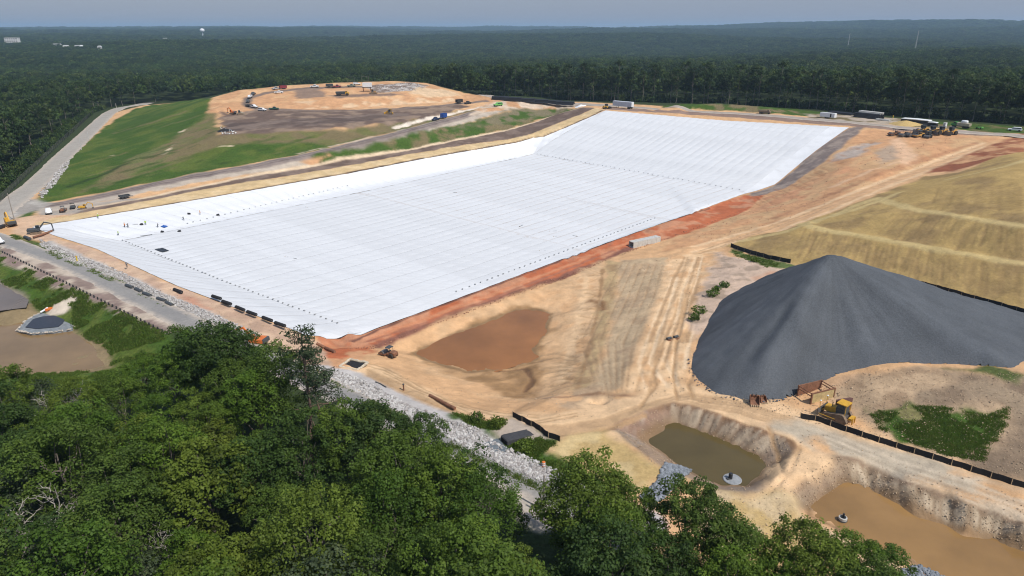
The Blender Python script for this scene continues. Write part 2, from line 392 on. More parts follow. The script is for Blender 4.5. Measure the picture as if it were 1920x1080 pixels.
for pl in ([(330,252),(345,244),(352,240)], [(310,288),(325,272)], [(410,276),(432,274)], [(205,292),(216,291)]): stroke(pl, 1.1, (.52,.42,.29), .6, 1.4, 0)
for k in range(90):
    rg_ = np.random.default_rng(2000 + k); u = rg_.uniform(90, 560); v = rg_.uniform(205, 360)
    if not inside(np.array([u]), np.array([v]), [(90,365),(130,310),(220,232),(330,198),(395,195),(395,262),(640,256),(560,288),(360,322),(190,355)])[0]: continue
    L_ = rg_.uniform(15, 60); stroke([(u, v), (u + L_ * .5, v - L_ * .13), (u + L_, v - L_ * .3)], rg_.uniform(.8, 3.2), [(.032,.060,.010), (.11,.125,.03), (.15,.135,.055), (.04,.075,.012)][k % 4], .8, 1.2, .9, rg_.uniform(.3, .8), 0, 2000 + k)
# mound top
zone([(386,212),(398,183),(450,169),(540,160),(640,155),(740,152),(800,156),(870,174),(965,190),(930,196),(880,191),(700,203),(560,209),(450,214)], 'orange', 1.5, 1.5, 8, 0, 'sand', 9)
zone([(412,208),(440,213),(500,203),(580,206),(700,205),(860,196),(885,199),(800,224),(640,240),(520,247),(415,253)], 'brown', 1.5, 2.5, 8, 0, (.25,.18,.13), 8)
zone([(415,232),(500,226),(640,218),(760,210),(760,217),(640,232),(520,240),(420,246)], (.095,.068,.058), 2, 3, 6, 0, (.2,.15,.12), 6, -.2, .2, amt=.8)
zone([(545,190),(700,184),(860,183),(875,190),(700,200),(560,205)], 'orange', 1.5, 1.5, 8, 0, (.60,.42,.26), 7)
zone([(546,167),(600,164),(610,182),(560,185)], (.24,.165,.12), 1.5, 2, 6, 0); zone([(690,160),(770,154),(800,160),(790,170),(700,174)], (.19,.14,.11), 2, 2, 5, 0, (.45,.4,.36), 3)
zone([(600,179),(730,175),(760,178),(640,184)], (.22,.15,.11), 1.5, 2, 6, 0); zone([(780,163),(830,168),(870,180),(800,182),(770,175)], (.60,.43,.27), 2, 2, 6, 0)
stroke([(478,203),(462,195),(466,184),(500,174),(560,166),(640,163),(700,162)], 6, (.19,.14,.11), 1.0, .6)
stroke([(478,204),(540,206),(640,208),(760,203),(860,195),(910,190)], 5, (.20,.15,.12), 1.2, .8)
# access road up the mound
acc = [(60,388),(120,381),(200,365),(360,331),(460,314),(560,294),(640,276),(700,262),(800,235),(860,219),(920,202),(965,190)]
stroke([(u, v + 4) for u, v in acc], 11, (.42,.37,.31), 1.2, 1.6, 0, .9)
stroke(acc, 7.0, (.24,.195,.17), .7, .5); stroke([(u, v + 1.4) for u, v in acc], 1.0, (.14,.11,.10), .4, .3); stroke([(u, v - 1.6) for u, v in acc], 1.0, (.15,.12,.11), .4, .3)
stroke([(740,240),(800,224),(860,211),(915,197)], 2.0, (.63,.55,.46), .6, .7); stroke([(560,287),(640,270),(700,256)], 1.6, (.5,.4,.3), .6, .8)
zone([(930,186),(1000,189),(1090,197),(1060,205),(980,206),(930,208),(880,216),(900,200)], (.55,.44,.33), 1.5, 1.5, 7, 0, 'orange', 8)
# slope between the access road and the cell
zone([(560,304),(600,290),(700,268),(800,246),(900,222),(1000,206),(1085,203),(1040,216),(940,246),(760,281),(590,310)], 'grass', 1.5, 2, 8, 1.0, 'dry', 9, -.15, .2)
zone([(850,240),(960,205),(1070,203),(1030,216),(940,232)], (.17,.145,.085), 3, 3, 8, .6, 'grass', 8, 0, .3)
zone([(560,305),(620,291),(600,302),(590,311)], 'orange', 1, 1, 5, 0)
tanU = [(70,412),(130,404),(200,391),(300,372),(400,352),(500,336),(640,313),(760,291),(880,270),(950,262),(1000,250),(1060,226),(1118,203)]
brU = [(180,386),(260,373),(400,344),(500,324),(590,311),(640,298),(760,282),(880,257),(940,247),(1000,230),(1040,216),(1092,201)]
crl = [(u, v - 1) for u, v, z in crestL]
zone(brU + tanU[::-1][:-1], 'brown', .7, .6, 5, 0, (.20,.145,.115), 7)
zone(tanU + crl[::-1], (.55,.40,.215), .7, .6, 5, 0, (.60,.45,.26), 6)
stroke(brU, 2.0, (.6,.46,.31), .6, .5); stroke(crl, 1.3, (.085,.06,.045), .5, .4)
zone([(28,412),(44,399),(70,394),(62,406),(40,417)], 'grass', .6, .6, 4, 1.0)
zone([(66,405),(70,396),(130,384),(230,372),(260,372),(180,386),(130,403)], 'grey', 1.0, 1.2, 6, 0, (.4,.34,.28), 5)
zone([(0,395),(60,345),(72,352),(60,372),(100,380),(70,393),(20,412),(-60,425),(-60,415)], (.40,.37,.33), 1.5, 1, 7, 0, (.3,.27,.24), 6)
zone([(20,412),(60,405),(130,402),(70,416),(60,432),(100,444),(60,448),(20,436)], (.56,.38,.25), 1, 1.2, 5, 0)
# side of the liner, machine bench, orange cut
zone([(1592,239),(1624,238),(1562,292),(1482,348),(1432,366),(1398,367),(1453,347),(1530,283)], (.21,.165,.145), .8, 1.0, 4, 0, (.30,.24,.2), 3)
zone([(1622,240),(1720,246),(1880,257),(1850,269),(1760,302),(1640,347),(1550,384),(1450,422),(1310,460),(1240,472),(1280,440),(1400,395),(1432,366),(1482,348),(1562,292)], 'orange', 1.0, 1.5, 7, 0, 'tan', 10)
zone([(1570,290),(1620,268),(1650,268),(1600,295),(1560,305)], (.40,.33,.28), 2, 2, 6, 0); zone([(1640,285),(1680,270),(1690,295),(1650,312)], (.38,.28,.2), 2, 2, 5, 0)
zone([(1430,372),(1500,352),(1560,330),(1600,300),(1640,290),(1560,345),(1470,385),(1400,400)], (.50,.26,.14), 2, 3, 7, 0, 'tan', 7)
zone([(1690,256),(1720,300),(1690,310),(1672,262)], (.62,.40,.25), 2, 2, 6, 0)
for k, dv in enumerate((0, 9, 17)): stroke([(1300,462 + dv * .6),(1450,420 + dv),(1550,381 + dv),(1640,345 + dv * .9),(1760,300 + dv * .7),(1845,268 + dv * .4)], 2.4, 'pale' if k != 1 else (.58,.36,.2), .7, .6)
stroke([(1450,410),(1540,372),(1640,330),(1760,290),(1830,268)], 2.0, (.34,.17,.09), 1.0, 1.2, 0, .7); stroke([(1560,350),(1640,318),(1720,290)], 1.5, (.6,.40,.25), .8, 1.0, 0, .8)
zone([(1735,324),(1800,297),(1850,275),(1925,244),(1960,244),(1960,285),(1870,297),(1790,322)], (.25,.09,.048), 2, 2, 8, 0, 'orange', 9, .15, .4)
zone([(1850,292),(1925,255),(1990,255),(1990,285),(1900,300)], 'orange', 2, 3, 7, 0, (.30,.12,.06), 6)
# matting hill
zone([(1366,461),(1400,446),(1480,429),(1620,376),(1735,331),(1800,324),(1862,297),(1925,281),(2100,300),(2100,640),(1920,590),(1800,557),(1700,529),(1600,507),(1480,494)], 'mat', 1.0, 1.2, 6, .3, (.28,.19,.085), 11, .02, .4)
zone([(1380,464),(1500,445),(1640,470),(1780,500),(1920,530),(1920,586),(1700,526),(1480,492)], (.285,.195,.085), 4, 4, 9, .3, 'mat', 7, -.1, .2, amt=.7)
for pl, wd in (([(1500,421),(1580,436),(1650,447),(1780,471),(1930,496)], 4.5), ([(1690,388),(1800,405),(1930,425)], 4.5), ([(1390,452),(1480,432),(1560,405),(1640,372),(1700,388)], 4), ([(1640,540),(1760,558),(1930,592)], 4), ([(1780,335),(1850,320),(1925,300)], 4), ([(1500,421),(1600,395),(1690,360)], 3)): stroke(pl, wd * .7, 'mat2', .8, .45, .3, .85)
# red bank and haul track
zone([(596,632),(650,626),(707,616),(837,568),(1073,478),(1237,421),(1395,365),(1432,366),(1402,395),(1280,440),(1180,467),(1107,500),(1057,520),(940,560),(807,607),(707,652),(640,664),(600,662)], 'red', .7, .8, 6, 0, (.46,.22,.125), 6)
stroke([(660,640),(740,606),(873,556),(1007,506),(1123,462),(1207,429),(1330,391)], .7, (.15,.07,.05), .3, .3); stroke([(640,662),(707,650),(807,606),(940,559),(1057,519),(1107,499),(1180,466)], 2.2, 'purple', .8, .8)
stroke([(700,634),(850,578),(1000,523),(1150,464),(1300,414)], 1.2, (.47,.20,.105), .5, .3); stroke([(690,640),(850,586),(1000,530),(1150,470)], .8, (.31,.13,.08), .4, .3)
for k in range(9): stroke([(660 + 70 * k, 630 - 25.5 * k), (652 + 70 * k, 639 - 25.5 * k)], .8, (.3,.14,.09), .5, .5, 0, .6)
zone([(600,640),(660,655),(700,650),(690,675),(640,690),(605,690),(590,660)], (.53,.285,.15), 1.2, 1.2, 5, 0, 'red', 6)
# pit
zone([(745,672),(807,612),(940,564),(1057,524),(1130,500),(1140,590),(1100,720),(1000,752),(900,745),(790,700)], 'sand', 1.5, 1.5, 8, 0, (.56,.36,.2), 8)
zone([(770,665),(850,620),(960,577),(1030,580),(1040,600),(1012,660),(1020,690),(1008,745),(960,748),(900,718),(830,700)], (.44,.27,.14), 1.0, 1.4, 5, 0, 'mud', 5)
zone([(905,694),(960,686),(1005,685),(1000,742),(962,742),(930,715)], 'mud', .8, 1.0, 4, 0, (.4,.24,.12), 3); stroke([(930,696),(985,690),(1000,715),(985,735)], .8, (.13,.07,.04), .4, .5, 0, .8, -.25)
zone([(1085,510),(1130,490),(1120,590),(1075,720),(1040,720),(1060,620)], (.57,.38,.22), 1.5, 1.5, 6, 0, 'sand', 5)
zone([(1140,490),(1165,492),(1150,590),(1120,700),(1095,742),(1075,742),(1105,640),(1125,570)], (.44,.31,.165), 1.2, 1.2, 5, 0, (.36,.24,.13), 5)
zone([(1165,488),(1258,482),(1215,600),(1165,728),(1110,740),(1145,620)], (.47,.345,.215), 1.2, 1.0, 5, 0, (.41,.29,.18), 6)
stroke([(1108,565),(1128,568),(1130,580)], 2.5, (.25,.14,.07), 1.0, .8); stroke([(1100,520),(1095,560),(1075,640),(1055,715)], 1.8, 'pale', .7, .5); stroke([(1130,505),(1122,580),(1095,690),(1080,738)], .9, (.34,.21,.11), .4, .4)
for k in range(10): stroke([(1005 + 4 * k, 668 + 8 * k), (1040 + 3 * k, 662 + 8 * k), (1080 + 2 * k, 668 + 7.4 * k)], .7, (.38,.25,.14), .3, .5, 0, .7, -.12, seed=40 + k)
zone([(1258,480),(1345,470),(1310,560),(1290,690),(1275,735),(1165,735),(1215,610)], 'pale', 1.2, 1.0, 6, 0, 'sand', 5)
for k in range(13):
    rg_ = np.random.default_rng(50 + k); o0, o1, o2, o3 = (rg_.uniform(-4, 4) for _ in range(4)); f = (k + rg_.uniform(.1, .9)) / 13; v1 = rg_.choice([735, 735, 690, 640]); v0 = rg_.choice([482, 482, 520, 560])
    L_ = [(lambda q: (1272 - (q - 482) * .40 + f * (62 + (q - 482) * .16) + oo, q))(q) for q, oo in zip(np.linspace(v0, v1, 5), (o0, o1, o2, o3, o1))]
    if k % 3 == 0 and v1 == 735: L_ = L_[:-1] + [(L_[-2][0] + 12 + 40 * rg_.random(), 738), (L_[-2][0] + 70 + 60 * rg_.random(), 752)]
    stroke(L_, rg_.uniform(.45, .9), (.45,.285,.155) if k % 3 else (.72,.53,.34), .22, .25, 0, rg_.uniform(.55, .95), rg_.uniform(-.16, -.04), seed=50 + k)
zone([(1345,475),(1480,495),(1470,520),(1400,550),(1335,600),(1300,650),(1290,600),(1320,540)], (.52,.385,.29), 1.5, 2, 6, 0, (.36,.27,.2), 5, .05, .3)
zone([(1405,520),(1450,510),(1480,515),(1430,540)], (.50,.30,.2), 1.5, 1.5, 5, 0); zone([(1370,466),(1480,495),(1490,505),(1440,500),(1380,480)], (.10,.13,.04), .8, 1.5, 4, .8)
# south rim, funnel, haul road
zone([(1020,742),(1110,732),(1200,740),(1320,735),(1300,748),(1200,765),(1160,775),(1060,770)], (.42,.29,.18), 1.2, 1.5, 5, 0, 'sand', 5); stroke([(1020,748),(1075,742),(1120,737),(1200,744),(1310,738)], 1.0, (.25,.15,.09), .5, .6)
zone([(1082,758),(1100,745),(1150,745),(1160,765),(1118,783)], 'pale', .8, .8, 4, 0)
hr = [(690,700),(760,735),(860,782),(960,803),(1050,808),(1130,795),(1200,770),(1290,748),(1380,762),(1500,800),(1620,845),(1760,900),(1930,968)]
stroke(hr, 11, 'pale', 1.5, 1.2)
for k, dv in enumerate((-11, -6, -1, 5, 10)): stroke([(u, v + dv * (.6 + .5 * i / 12)) for i, (u, v) in enumerate(hr)], .8, (.44,.29,.165), .2, .15, 0, .9, -.16, seed=60 + k)
zone([(1500,786),(1620,823),(1920,918),(2000,945),(2000,1020),(1920,987),(1813,948),(1697,905),(1593,857),(1500,833),(1440,800)], (.43,.36,.27), 1.5, 1.5, 6, 0, 'sand', 7)
for k in range(7): stroke([(1540 + 4 * k, 805 + 6 * k), (1700, 866 + 6 * k), (1920, 940 + 6.2 * k)], .5, (.33,.27,.2) if k % 2 else (.52,.43,.32), .3, .4, 0, .7, seed=70 + k)
# basins
zone([(1146,803),(1215,770),(1262,756),(1300,760),(1396,796),(1482,828),(1496,845),(1470,888),(1438,914),(1398,926),(1345,921),(1290,898),(1225,870)], 'bank', .8, .8, 5, 0, (.27,.21,.16), 3)
stroke([(1150,802),(1215,771),(1262,757),(1300,761),(1396,797),(1482,829),(1494,845),(1468,886)], .9, (.20,.115,.065), .4, .3)
zone([(1150,800),(1210,772),(1250,760),(1258,772),(1220,800),(1200,826)], (.30,.19,.13), .8, .8, 4, 0, (.42,.33,.26), 3)
zone([(1490,957),(1480,925),(1527,887),(1570,856),(1593,858),(1697,905),(1813,948),(1920,987),(2010,1020),(2010,1075),(1920,1036),(1680,945),(1587,906),(1517,955)], (.33,.245,.165), .8, .8, 4, 0, (.24,.175,.115), 2.5)
stroke([(1483,925),(1527,888),(1570,857),(1593,859),(1697,906),(1813,949),(1920,988)], .7, (.24,.165,.11), .35, .3); stroke([(1490,957),(1517,985),(1600,1025),(1660,1058),(1700,1085)], 3, (.50,.37,.22), 1, .8)
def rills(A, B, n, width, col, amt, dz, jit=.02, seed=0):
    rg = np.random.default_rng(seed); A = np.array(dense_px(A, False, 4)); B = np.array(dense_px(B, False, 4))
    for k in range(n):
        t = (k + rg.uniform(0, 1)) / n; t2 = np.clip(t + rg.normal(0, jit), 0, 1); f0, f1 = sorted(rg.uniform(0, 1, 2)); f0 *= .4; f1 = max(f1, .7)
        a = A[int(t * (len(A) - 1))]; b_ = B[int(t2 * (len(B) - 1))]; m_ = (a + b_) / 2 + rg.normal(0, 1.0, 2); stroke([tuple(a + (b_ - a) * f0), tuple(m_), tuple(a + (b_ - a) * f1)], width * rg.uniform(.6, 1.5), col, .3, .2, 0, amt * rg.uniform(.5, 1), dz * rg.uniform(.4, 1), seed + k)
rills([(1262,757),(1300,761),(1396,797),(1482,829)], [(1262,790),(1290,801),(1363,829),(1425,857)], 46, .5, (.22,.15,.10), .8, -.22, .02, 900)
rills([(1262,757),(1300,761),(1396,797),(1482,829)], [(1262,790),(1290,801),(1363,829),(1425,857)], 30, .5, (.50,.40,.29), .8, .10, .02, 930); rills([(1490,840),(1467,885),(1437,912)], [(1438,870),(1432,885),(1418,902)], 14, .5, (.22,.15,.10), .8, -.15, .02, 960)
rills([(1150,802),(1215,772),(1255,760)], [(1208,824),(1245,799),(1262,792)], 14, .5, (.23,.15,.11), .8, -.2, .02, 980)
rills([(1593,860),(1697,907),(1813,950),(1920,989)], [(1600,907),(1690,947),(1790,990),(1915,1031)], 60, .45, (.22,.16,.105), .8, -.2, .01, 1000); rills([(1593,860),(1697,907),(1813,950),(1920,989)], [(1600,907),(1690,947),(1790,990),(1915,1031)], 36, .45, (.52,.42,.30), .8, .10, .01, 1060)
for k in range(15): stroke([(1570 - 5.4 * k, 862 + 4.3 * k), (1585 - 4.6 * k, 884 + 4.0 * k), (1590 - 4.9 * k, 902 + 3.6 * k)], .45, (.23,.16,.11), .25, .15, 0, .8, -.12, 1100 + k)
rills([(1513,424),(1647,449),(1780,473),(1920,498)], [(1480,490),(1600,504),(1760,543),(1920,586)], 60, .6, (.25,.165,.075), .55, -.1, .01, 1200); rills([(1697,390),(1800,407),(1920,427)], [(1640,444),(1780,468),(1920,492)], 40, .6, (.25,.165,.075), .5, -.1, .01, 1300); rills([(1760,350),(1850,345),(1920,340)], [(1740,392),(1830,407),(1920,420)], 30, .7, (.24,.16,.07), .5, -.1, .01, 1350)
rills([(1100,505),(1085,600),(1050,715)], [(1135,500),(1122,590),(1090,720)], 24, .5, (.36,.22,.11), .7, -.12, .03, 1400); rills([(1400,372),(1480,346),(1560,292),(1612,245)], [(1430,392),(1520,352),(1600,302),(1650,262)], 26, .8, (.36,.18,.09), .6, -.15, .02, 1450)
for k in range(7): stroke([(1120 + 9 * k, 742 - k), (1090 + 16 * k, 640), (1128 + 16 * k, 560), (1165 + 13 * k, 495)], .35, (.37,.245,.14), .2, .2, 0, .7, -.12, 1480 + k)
for k, pl in enumerate(([(700,705),(800,752),(900,784),(1000,790),(1080,775)], [(720,700),(820,745),(920,772),(1010,778)], [(650,672),(720,690),(800,730),(880,770)], [(980,812),(1060,818),(1140,800),(1210,775)], [(1200,760),(1230,720),(1225,690)], [(1270,745),(1262,700),(1268,640),(1290,560)], [(1300,742),(1290,720),(1300,700)], [(1310,470),(1400,440),(1480,412),(1560,380)], [(1440,800),(1460,850),(1470,890),(1440,925)], [(1500,835),(1480,880),(1460,905)])):
    for dv in (0, 5): stroke([(u, v + dv) for u, v in pl], .5, (.41,.26,.14), .18, .12, 0, .85, -.14, 1500 + k)
for pl in ([(1206,826),(1250,797),(1265,792),(1363,830),(1423,857),(1437,873),(1420,900),(1400,913),(1353,908),(1295,884),(1206,826)], [(1767,1085),(1713,1057),(1647,1030),(1580,997),(1517,967),(1517,953),(1547,930),(1587,905),(1613,910),(1680,943),(1780,987),(1863,1013),(1920,1034)], [(778,663),(813,647),(853,627),(923,600),(973,582),(1007,582),(1031,590),(1021,620),(998,653),(1007,673),(960,684),(930,694),(873,698),(840,689),(800,675),(778,663)]): stroke(pl, 1.5, (.20,.125,.065), .6, .5, 0, .8)
# straw mulch
zone([(1035,852),(1075,818),(1135,802),(1230,870),(1290,898),(1240,910),(1200,940),(1150,920),(1050,880)], 'straw', 1.0, 1.2, 5, .3, (.52,.39,.2), 4)
zone([(1290,905),(1400,925),(1470,900),(1483,930),(1497,980),(1580,1022),(1690,1085),(1400,1085),(1300,1000)], 'straw', 1.5, 1.5, 6, .3, (.54,.41,.25), 5)
zone([(1437,880),(1500,845),(1570,858),(1527,888),(1480,922),(1440,912)], 'pale', 1.2, 1.2, 5, 0)
# gravel-strewn ground right of the pile and its grass
zone([(1540,722),(1640,692),(1780,690),(1930,700),(2000,720),(2000,930),(1920,905),(1800,868),(1640,815),(1600,770),(1560,740)], (.42,.30,.19), 1.5, 2, 6, 0, (.31,.215,.135), 4)
zone([(1740,745),(1800,715),(1930,700),(2000,720),(2000,925),(1920,900),(1840,872),(1895,800),(1880,765)], (.20,.145,.098), 2, 3, 7, .3, (.3,.225,.15), 5)
zone([(1633,778),(1660,762),(1700,758),(1770,762),(1850,778),(1895,760),(1885,800),(1845,866),(1780,858),(1700,828),(1650,805)], 'grass', 1.0, 2.6, 5, 1.0, (.20,.18,.075), 5, -.02, .3)
zone([(1760,690),(1850,688),(1930,705),(1900,712),(1820,700)], (.08,.10,.03), 1, 1.2, 4, .9)
zone([(1490,700),(1540,712),(1600,700),(1640,690),(1560,730),(1520,745)], (.50,.31,.18), 1, 1, 4, 0, amt=.6)
# west bank, path, drainage strips
zone([(-80,440),(0,476),(160,548),(312,624),(330,640),(300,690),(200,730),(-80,740)], 'grass', .8, .8, 5, 1.0, 'grass2', 6)
zone([(-80,520),(0,526),(54,560),(56,578),(0,588),(-80,592)], (.23,.19,.15), .8, .8, 4, 0)
zone([(-80,583),(0,583),(63,567),(74,580),(100,600),(140,612),(172,636),(210,648),(206,690),(170,700),(50,704),(-80,704)], (.24,.18,.10), .7, .9, 4, .3)
zone([(120,545),(146,548),(136,572),(124,588),(88,592),(96,575)], (.58,.49,.39), .6, .9, 3, 0)
zone([(212,575),(226,570),(234,582),(222,586)], (.45,.43,.36), .5, .5, 2, 0)
zone([(0,452),(167,514),(332,598),(316,628),(160,557),(0,490)], (.48,.40,.32), .6, .6, 4, 0, (.25,.185,.155), 6, .0, .2)
zone([(0,472),(127,524),(240,578),(330,622),(312,630),(160,558),(0,488)], (.24,.175,.15), .6, 1.2, 4, 0, (.46,.38,.30), 4, .05, .25)
stroke([(20,441),(100,473),(180,512),(233,536),(300,570),(345,592)], 2.2, 'grass', .4, .4, 1.0)
zone([(60,431),(180,469),(330,537),(480,594),(602,640),(615,690),(560,690),(460,632),(300,552),(60,445)], (.55,.385,.265), .8, 1.0, 5, 0, (.46,.31,.22), 4)
zone([(330,545),(345,552),(400,580),(420,600),(360,575)], (.45,.24,.16), .8, 1.2, 4, 0)
zone([(20,438),(80,456),(180,500),(345,578),(470,636),(600,690),(660,730),(640,738),(345,596),(160,511),(20,448)], 'grass', .5, .5, 4, 1.0, (.16,.14,.06), 4)
stroke([(90,456),(180,499),(300,556),(400,598),(470,632)], 3.5, (.43,.40,.37), .6, .5); stroke([(600,696),(650,710),(740,755),(840,800),(930,840),(1040,895),(1130,945),(1200,985)], 6.5, (.45,.42,.40), .7, .7)
zone([(845,772),(900,790),(945,792),(960,780),(1050,826),(1010,850),(1000,862),(950,835),(890,800),(848,782)], 'grass', .6, 1.0, 4, 1.0)
zone([(925,805),(960,785),(1040,822),(1010,832),(975,825),(940,832)], (.40,.33,.27), .7, .8, 3, 0); zone([(1000,850),(1050,862),(1120,900),(1160,935),(1120,930),(1040,885)], 'grass', .8, 1.2, 4, 1.0)
zone([(955,880),(1060,925),(1100,975),(1010,992),(935,922)], (.42,.37,.31), 1.0, .8, 4, 0, (.36,.31,.26), 4)
# far strip beyond the far road
zone([(1240,199),(1300,194),(1420,197),(1560,212),(1700,224),(1920,238),(2100,250),(2100,256),(1880,250),(1700,236),(1560,222),(1400,210),(1250,202)], 'grass', 1.0, 1.5, 6, 1.0, 'dry', 8, .0, .3)
zone([(1510,214),(1600,214),(1740,228),(1760,238),(1640,232),(1520,222)], (.40,.33,.26), 1.5, 1.5, 6, 0, 'dry', 6)
zone([(1135,205),(1360,219),(1594,237),(1700,246),(1880,257),(1880,252),(1700,240),(1400,215),(1140,201)], (.24,.165,.13), .8, .8, 5, 0)
# ---- relief noise: rough soil on site, rolled soil elsewhere
nearm = 1 - sstep(500, 900, DD)
REL = fbm(XX, YY, 7, 4, 2) * .38 + fbm(XX, YY, 1.8, 3, 8) * .16
liner_poly = [(u, v) for u, v, z in crestL] + [(u, v) for u, v, z in crestF[1:]] + [(u, v) for u, v, z in rightE[::-1][1:]] + [(u, v) for u, v, z in front[::-1][1:]] + [(u, v) for u, v, z in crestLB[::-1][1:-1]]
LIN = np.array([P(*q) for q in crestL + crestF[1:] + rightE[::-1][1:] + front[::-1][1:] + crestLB[::-1][1:-1]])
wL, mL = area_mask(LIN, .5)
HZ0 = HZ.copy()
road_w = np.array([P(*q) for q in ((-160,388,0),(-60,425,0),(0,450,0),(337,603,0),(630,738,-.2),(1030,925,-.6),(1220,1035,-.8))])
wR, mR = line_mask(road_w, 13, 2.0)
REL[wR] *= 1 - mR
wm, mm = zone([(1165,488),(1258,482),(1215,600),(1165,728),(1110,740),(1145,620)], (.47,.345,.215), 1, 0, amt=0)
REL[wm] += mm * (.10 * np.sin((XX[wm] * .25 + YY[wm]) * 2 * np.pi / 1.7 + fbm(XX[wm], YY[wm], 5, 2, 4) * 6))
sL = seg_dist(XX[wL], YY[wL], LIN, True); sL = np.where(inside(XX[wL], YY[wL], LIN), sL, -sL)
REL[wL] *= 1 - sstep(-2.5, -.5, sL); EXTRA[wL] *= 1 - sstep(-2.5, -.5, sL); mL = sstep(1.0, 2.2, sL)
HZ = HZ + nearm * REL * (.35 + .65 * SITE) + EXTRA
# basin banks get gullies
HZ[wL] = HZ[wL] * (1 - mL) + (HZ0[wL] - .55) * mL
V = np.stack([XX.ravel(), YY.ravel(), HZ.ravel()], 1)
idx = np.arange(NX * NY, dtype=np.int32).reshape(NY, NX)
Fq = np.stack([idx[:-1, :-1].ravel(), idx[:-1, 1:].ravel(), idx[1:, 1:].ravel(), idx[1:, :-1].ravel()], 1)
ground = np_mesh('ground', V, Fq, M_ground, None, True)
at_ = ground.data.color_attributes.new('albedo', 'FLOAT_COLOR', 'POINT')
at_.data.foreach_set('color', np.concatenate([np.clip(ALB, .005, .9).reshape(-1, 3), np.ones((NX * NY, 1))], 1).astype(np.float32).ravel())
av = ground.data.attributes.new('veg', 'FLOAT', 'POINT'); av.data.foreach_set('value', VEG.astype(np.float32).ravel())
tag(ground, 'bare sandy, red and grassy ground of the earthworks site reaching the horizon', 'ground', kind='structure')

# ------------------------------------------------------------------ water
def water_mat(name, col, rough):
    m, nt, b = new_mat(name); v = coords(nt)
    nt.links.new(scale_col(nt, col, mrange(nt, noise(nt, v, .07, 5, .6), .3, .7, .78, 1.2)), b.inputs['Base Color'])
    nt.links.new(mrange(nt, noise(nt, v, .12, 4), .35, .65, rough * .6, rough * 2.2), b.inputs['Roughness']); b.inputs['Specular IOR Level'].default_value = .6; b.inputs['IOR'].default_value = 1.33
    bump(nt, b, noise(nt, v, 1.6, 5), .10, .04); return m
def water(name, pl, z, mat, label, pad=1.0):
    W = [P(u, v, z) for u, v in pl]; c = np.mean(W, 0)
    V = [c + (w - c) * (1 + pad / max(1, np.linalg.norm((w - c)[:2]))) for w in W]
    me = bpy.data.meshes.new(name); me.from_pydata([tuple(q) for q in V], [], [list(range(len(V)))]); o = link_mesh(name, me, mat)
    return tag(o, label, 'water', kind='structure')
water('pond_water', [(778,663),(813,647),(853,627),(923,600),(973,582),(1007,582),(1031,590),(1021,620),(998,653),(1007,673),(960,684),(930,694),(873,698),(840,689),(800,675)], -8.66, water_mat('red_brown_water', (.27,.115,.036), .06), 'orange-brown pond in the sandy pit below the red bank')
water('basin_water', [(1206,826),(1250,797),(1265,792),(1363,830),(1423,857),(1437,873),(1420,900),(1400,913),(1353,908),(1295,884)], -2.72, water_mat('olive_water', (.095,.07,.026), .08), 'olive water of the smaller sediment basin')
water('basin_water', [(1770,1090),(1713,1057),(1647,1030),(1580,997),(1517,967),(1517,953),(1547,930),(1587,905),(1613,910),(1680,943),(1780,987),(1863,1013),(1920,1034),(2000,1064)], -2.72, water_mat('tan_water', (.275,.158,.06), .06), 'tan muddy water of the larger sediment basin')
M_wp = water_mat('pond_tan_water', (.225,.145,.068), .05)
water('pond_water', [(-80,590),(0,590),(63,573),(70,592),(100,600),(137,620),(167,643),(203,653),(195,670),(203,683),(167,693),(50,697),(-80,697)], -4.95, M_wp, 'murky tan pond with a stone pad beside the grassy bank')
water('pond_water', [(-60,520),(0,530),(52,562),(48,576),(0,582),(-60,584)], -2.95, water_mat('grey_water', (.16,.125,.10), .15), 'shallow grey pool above the tan pond', .3)

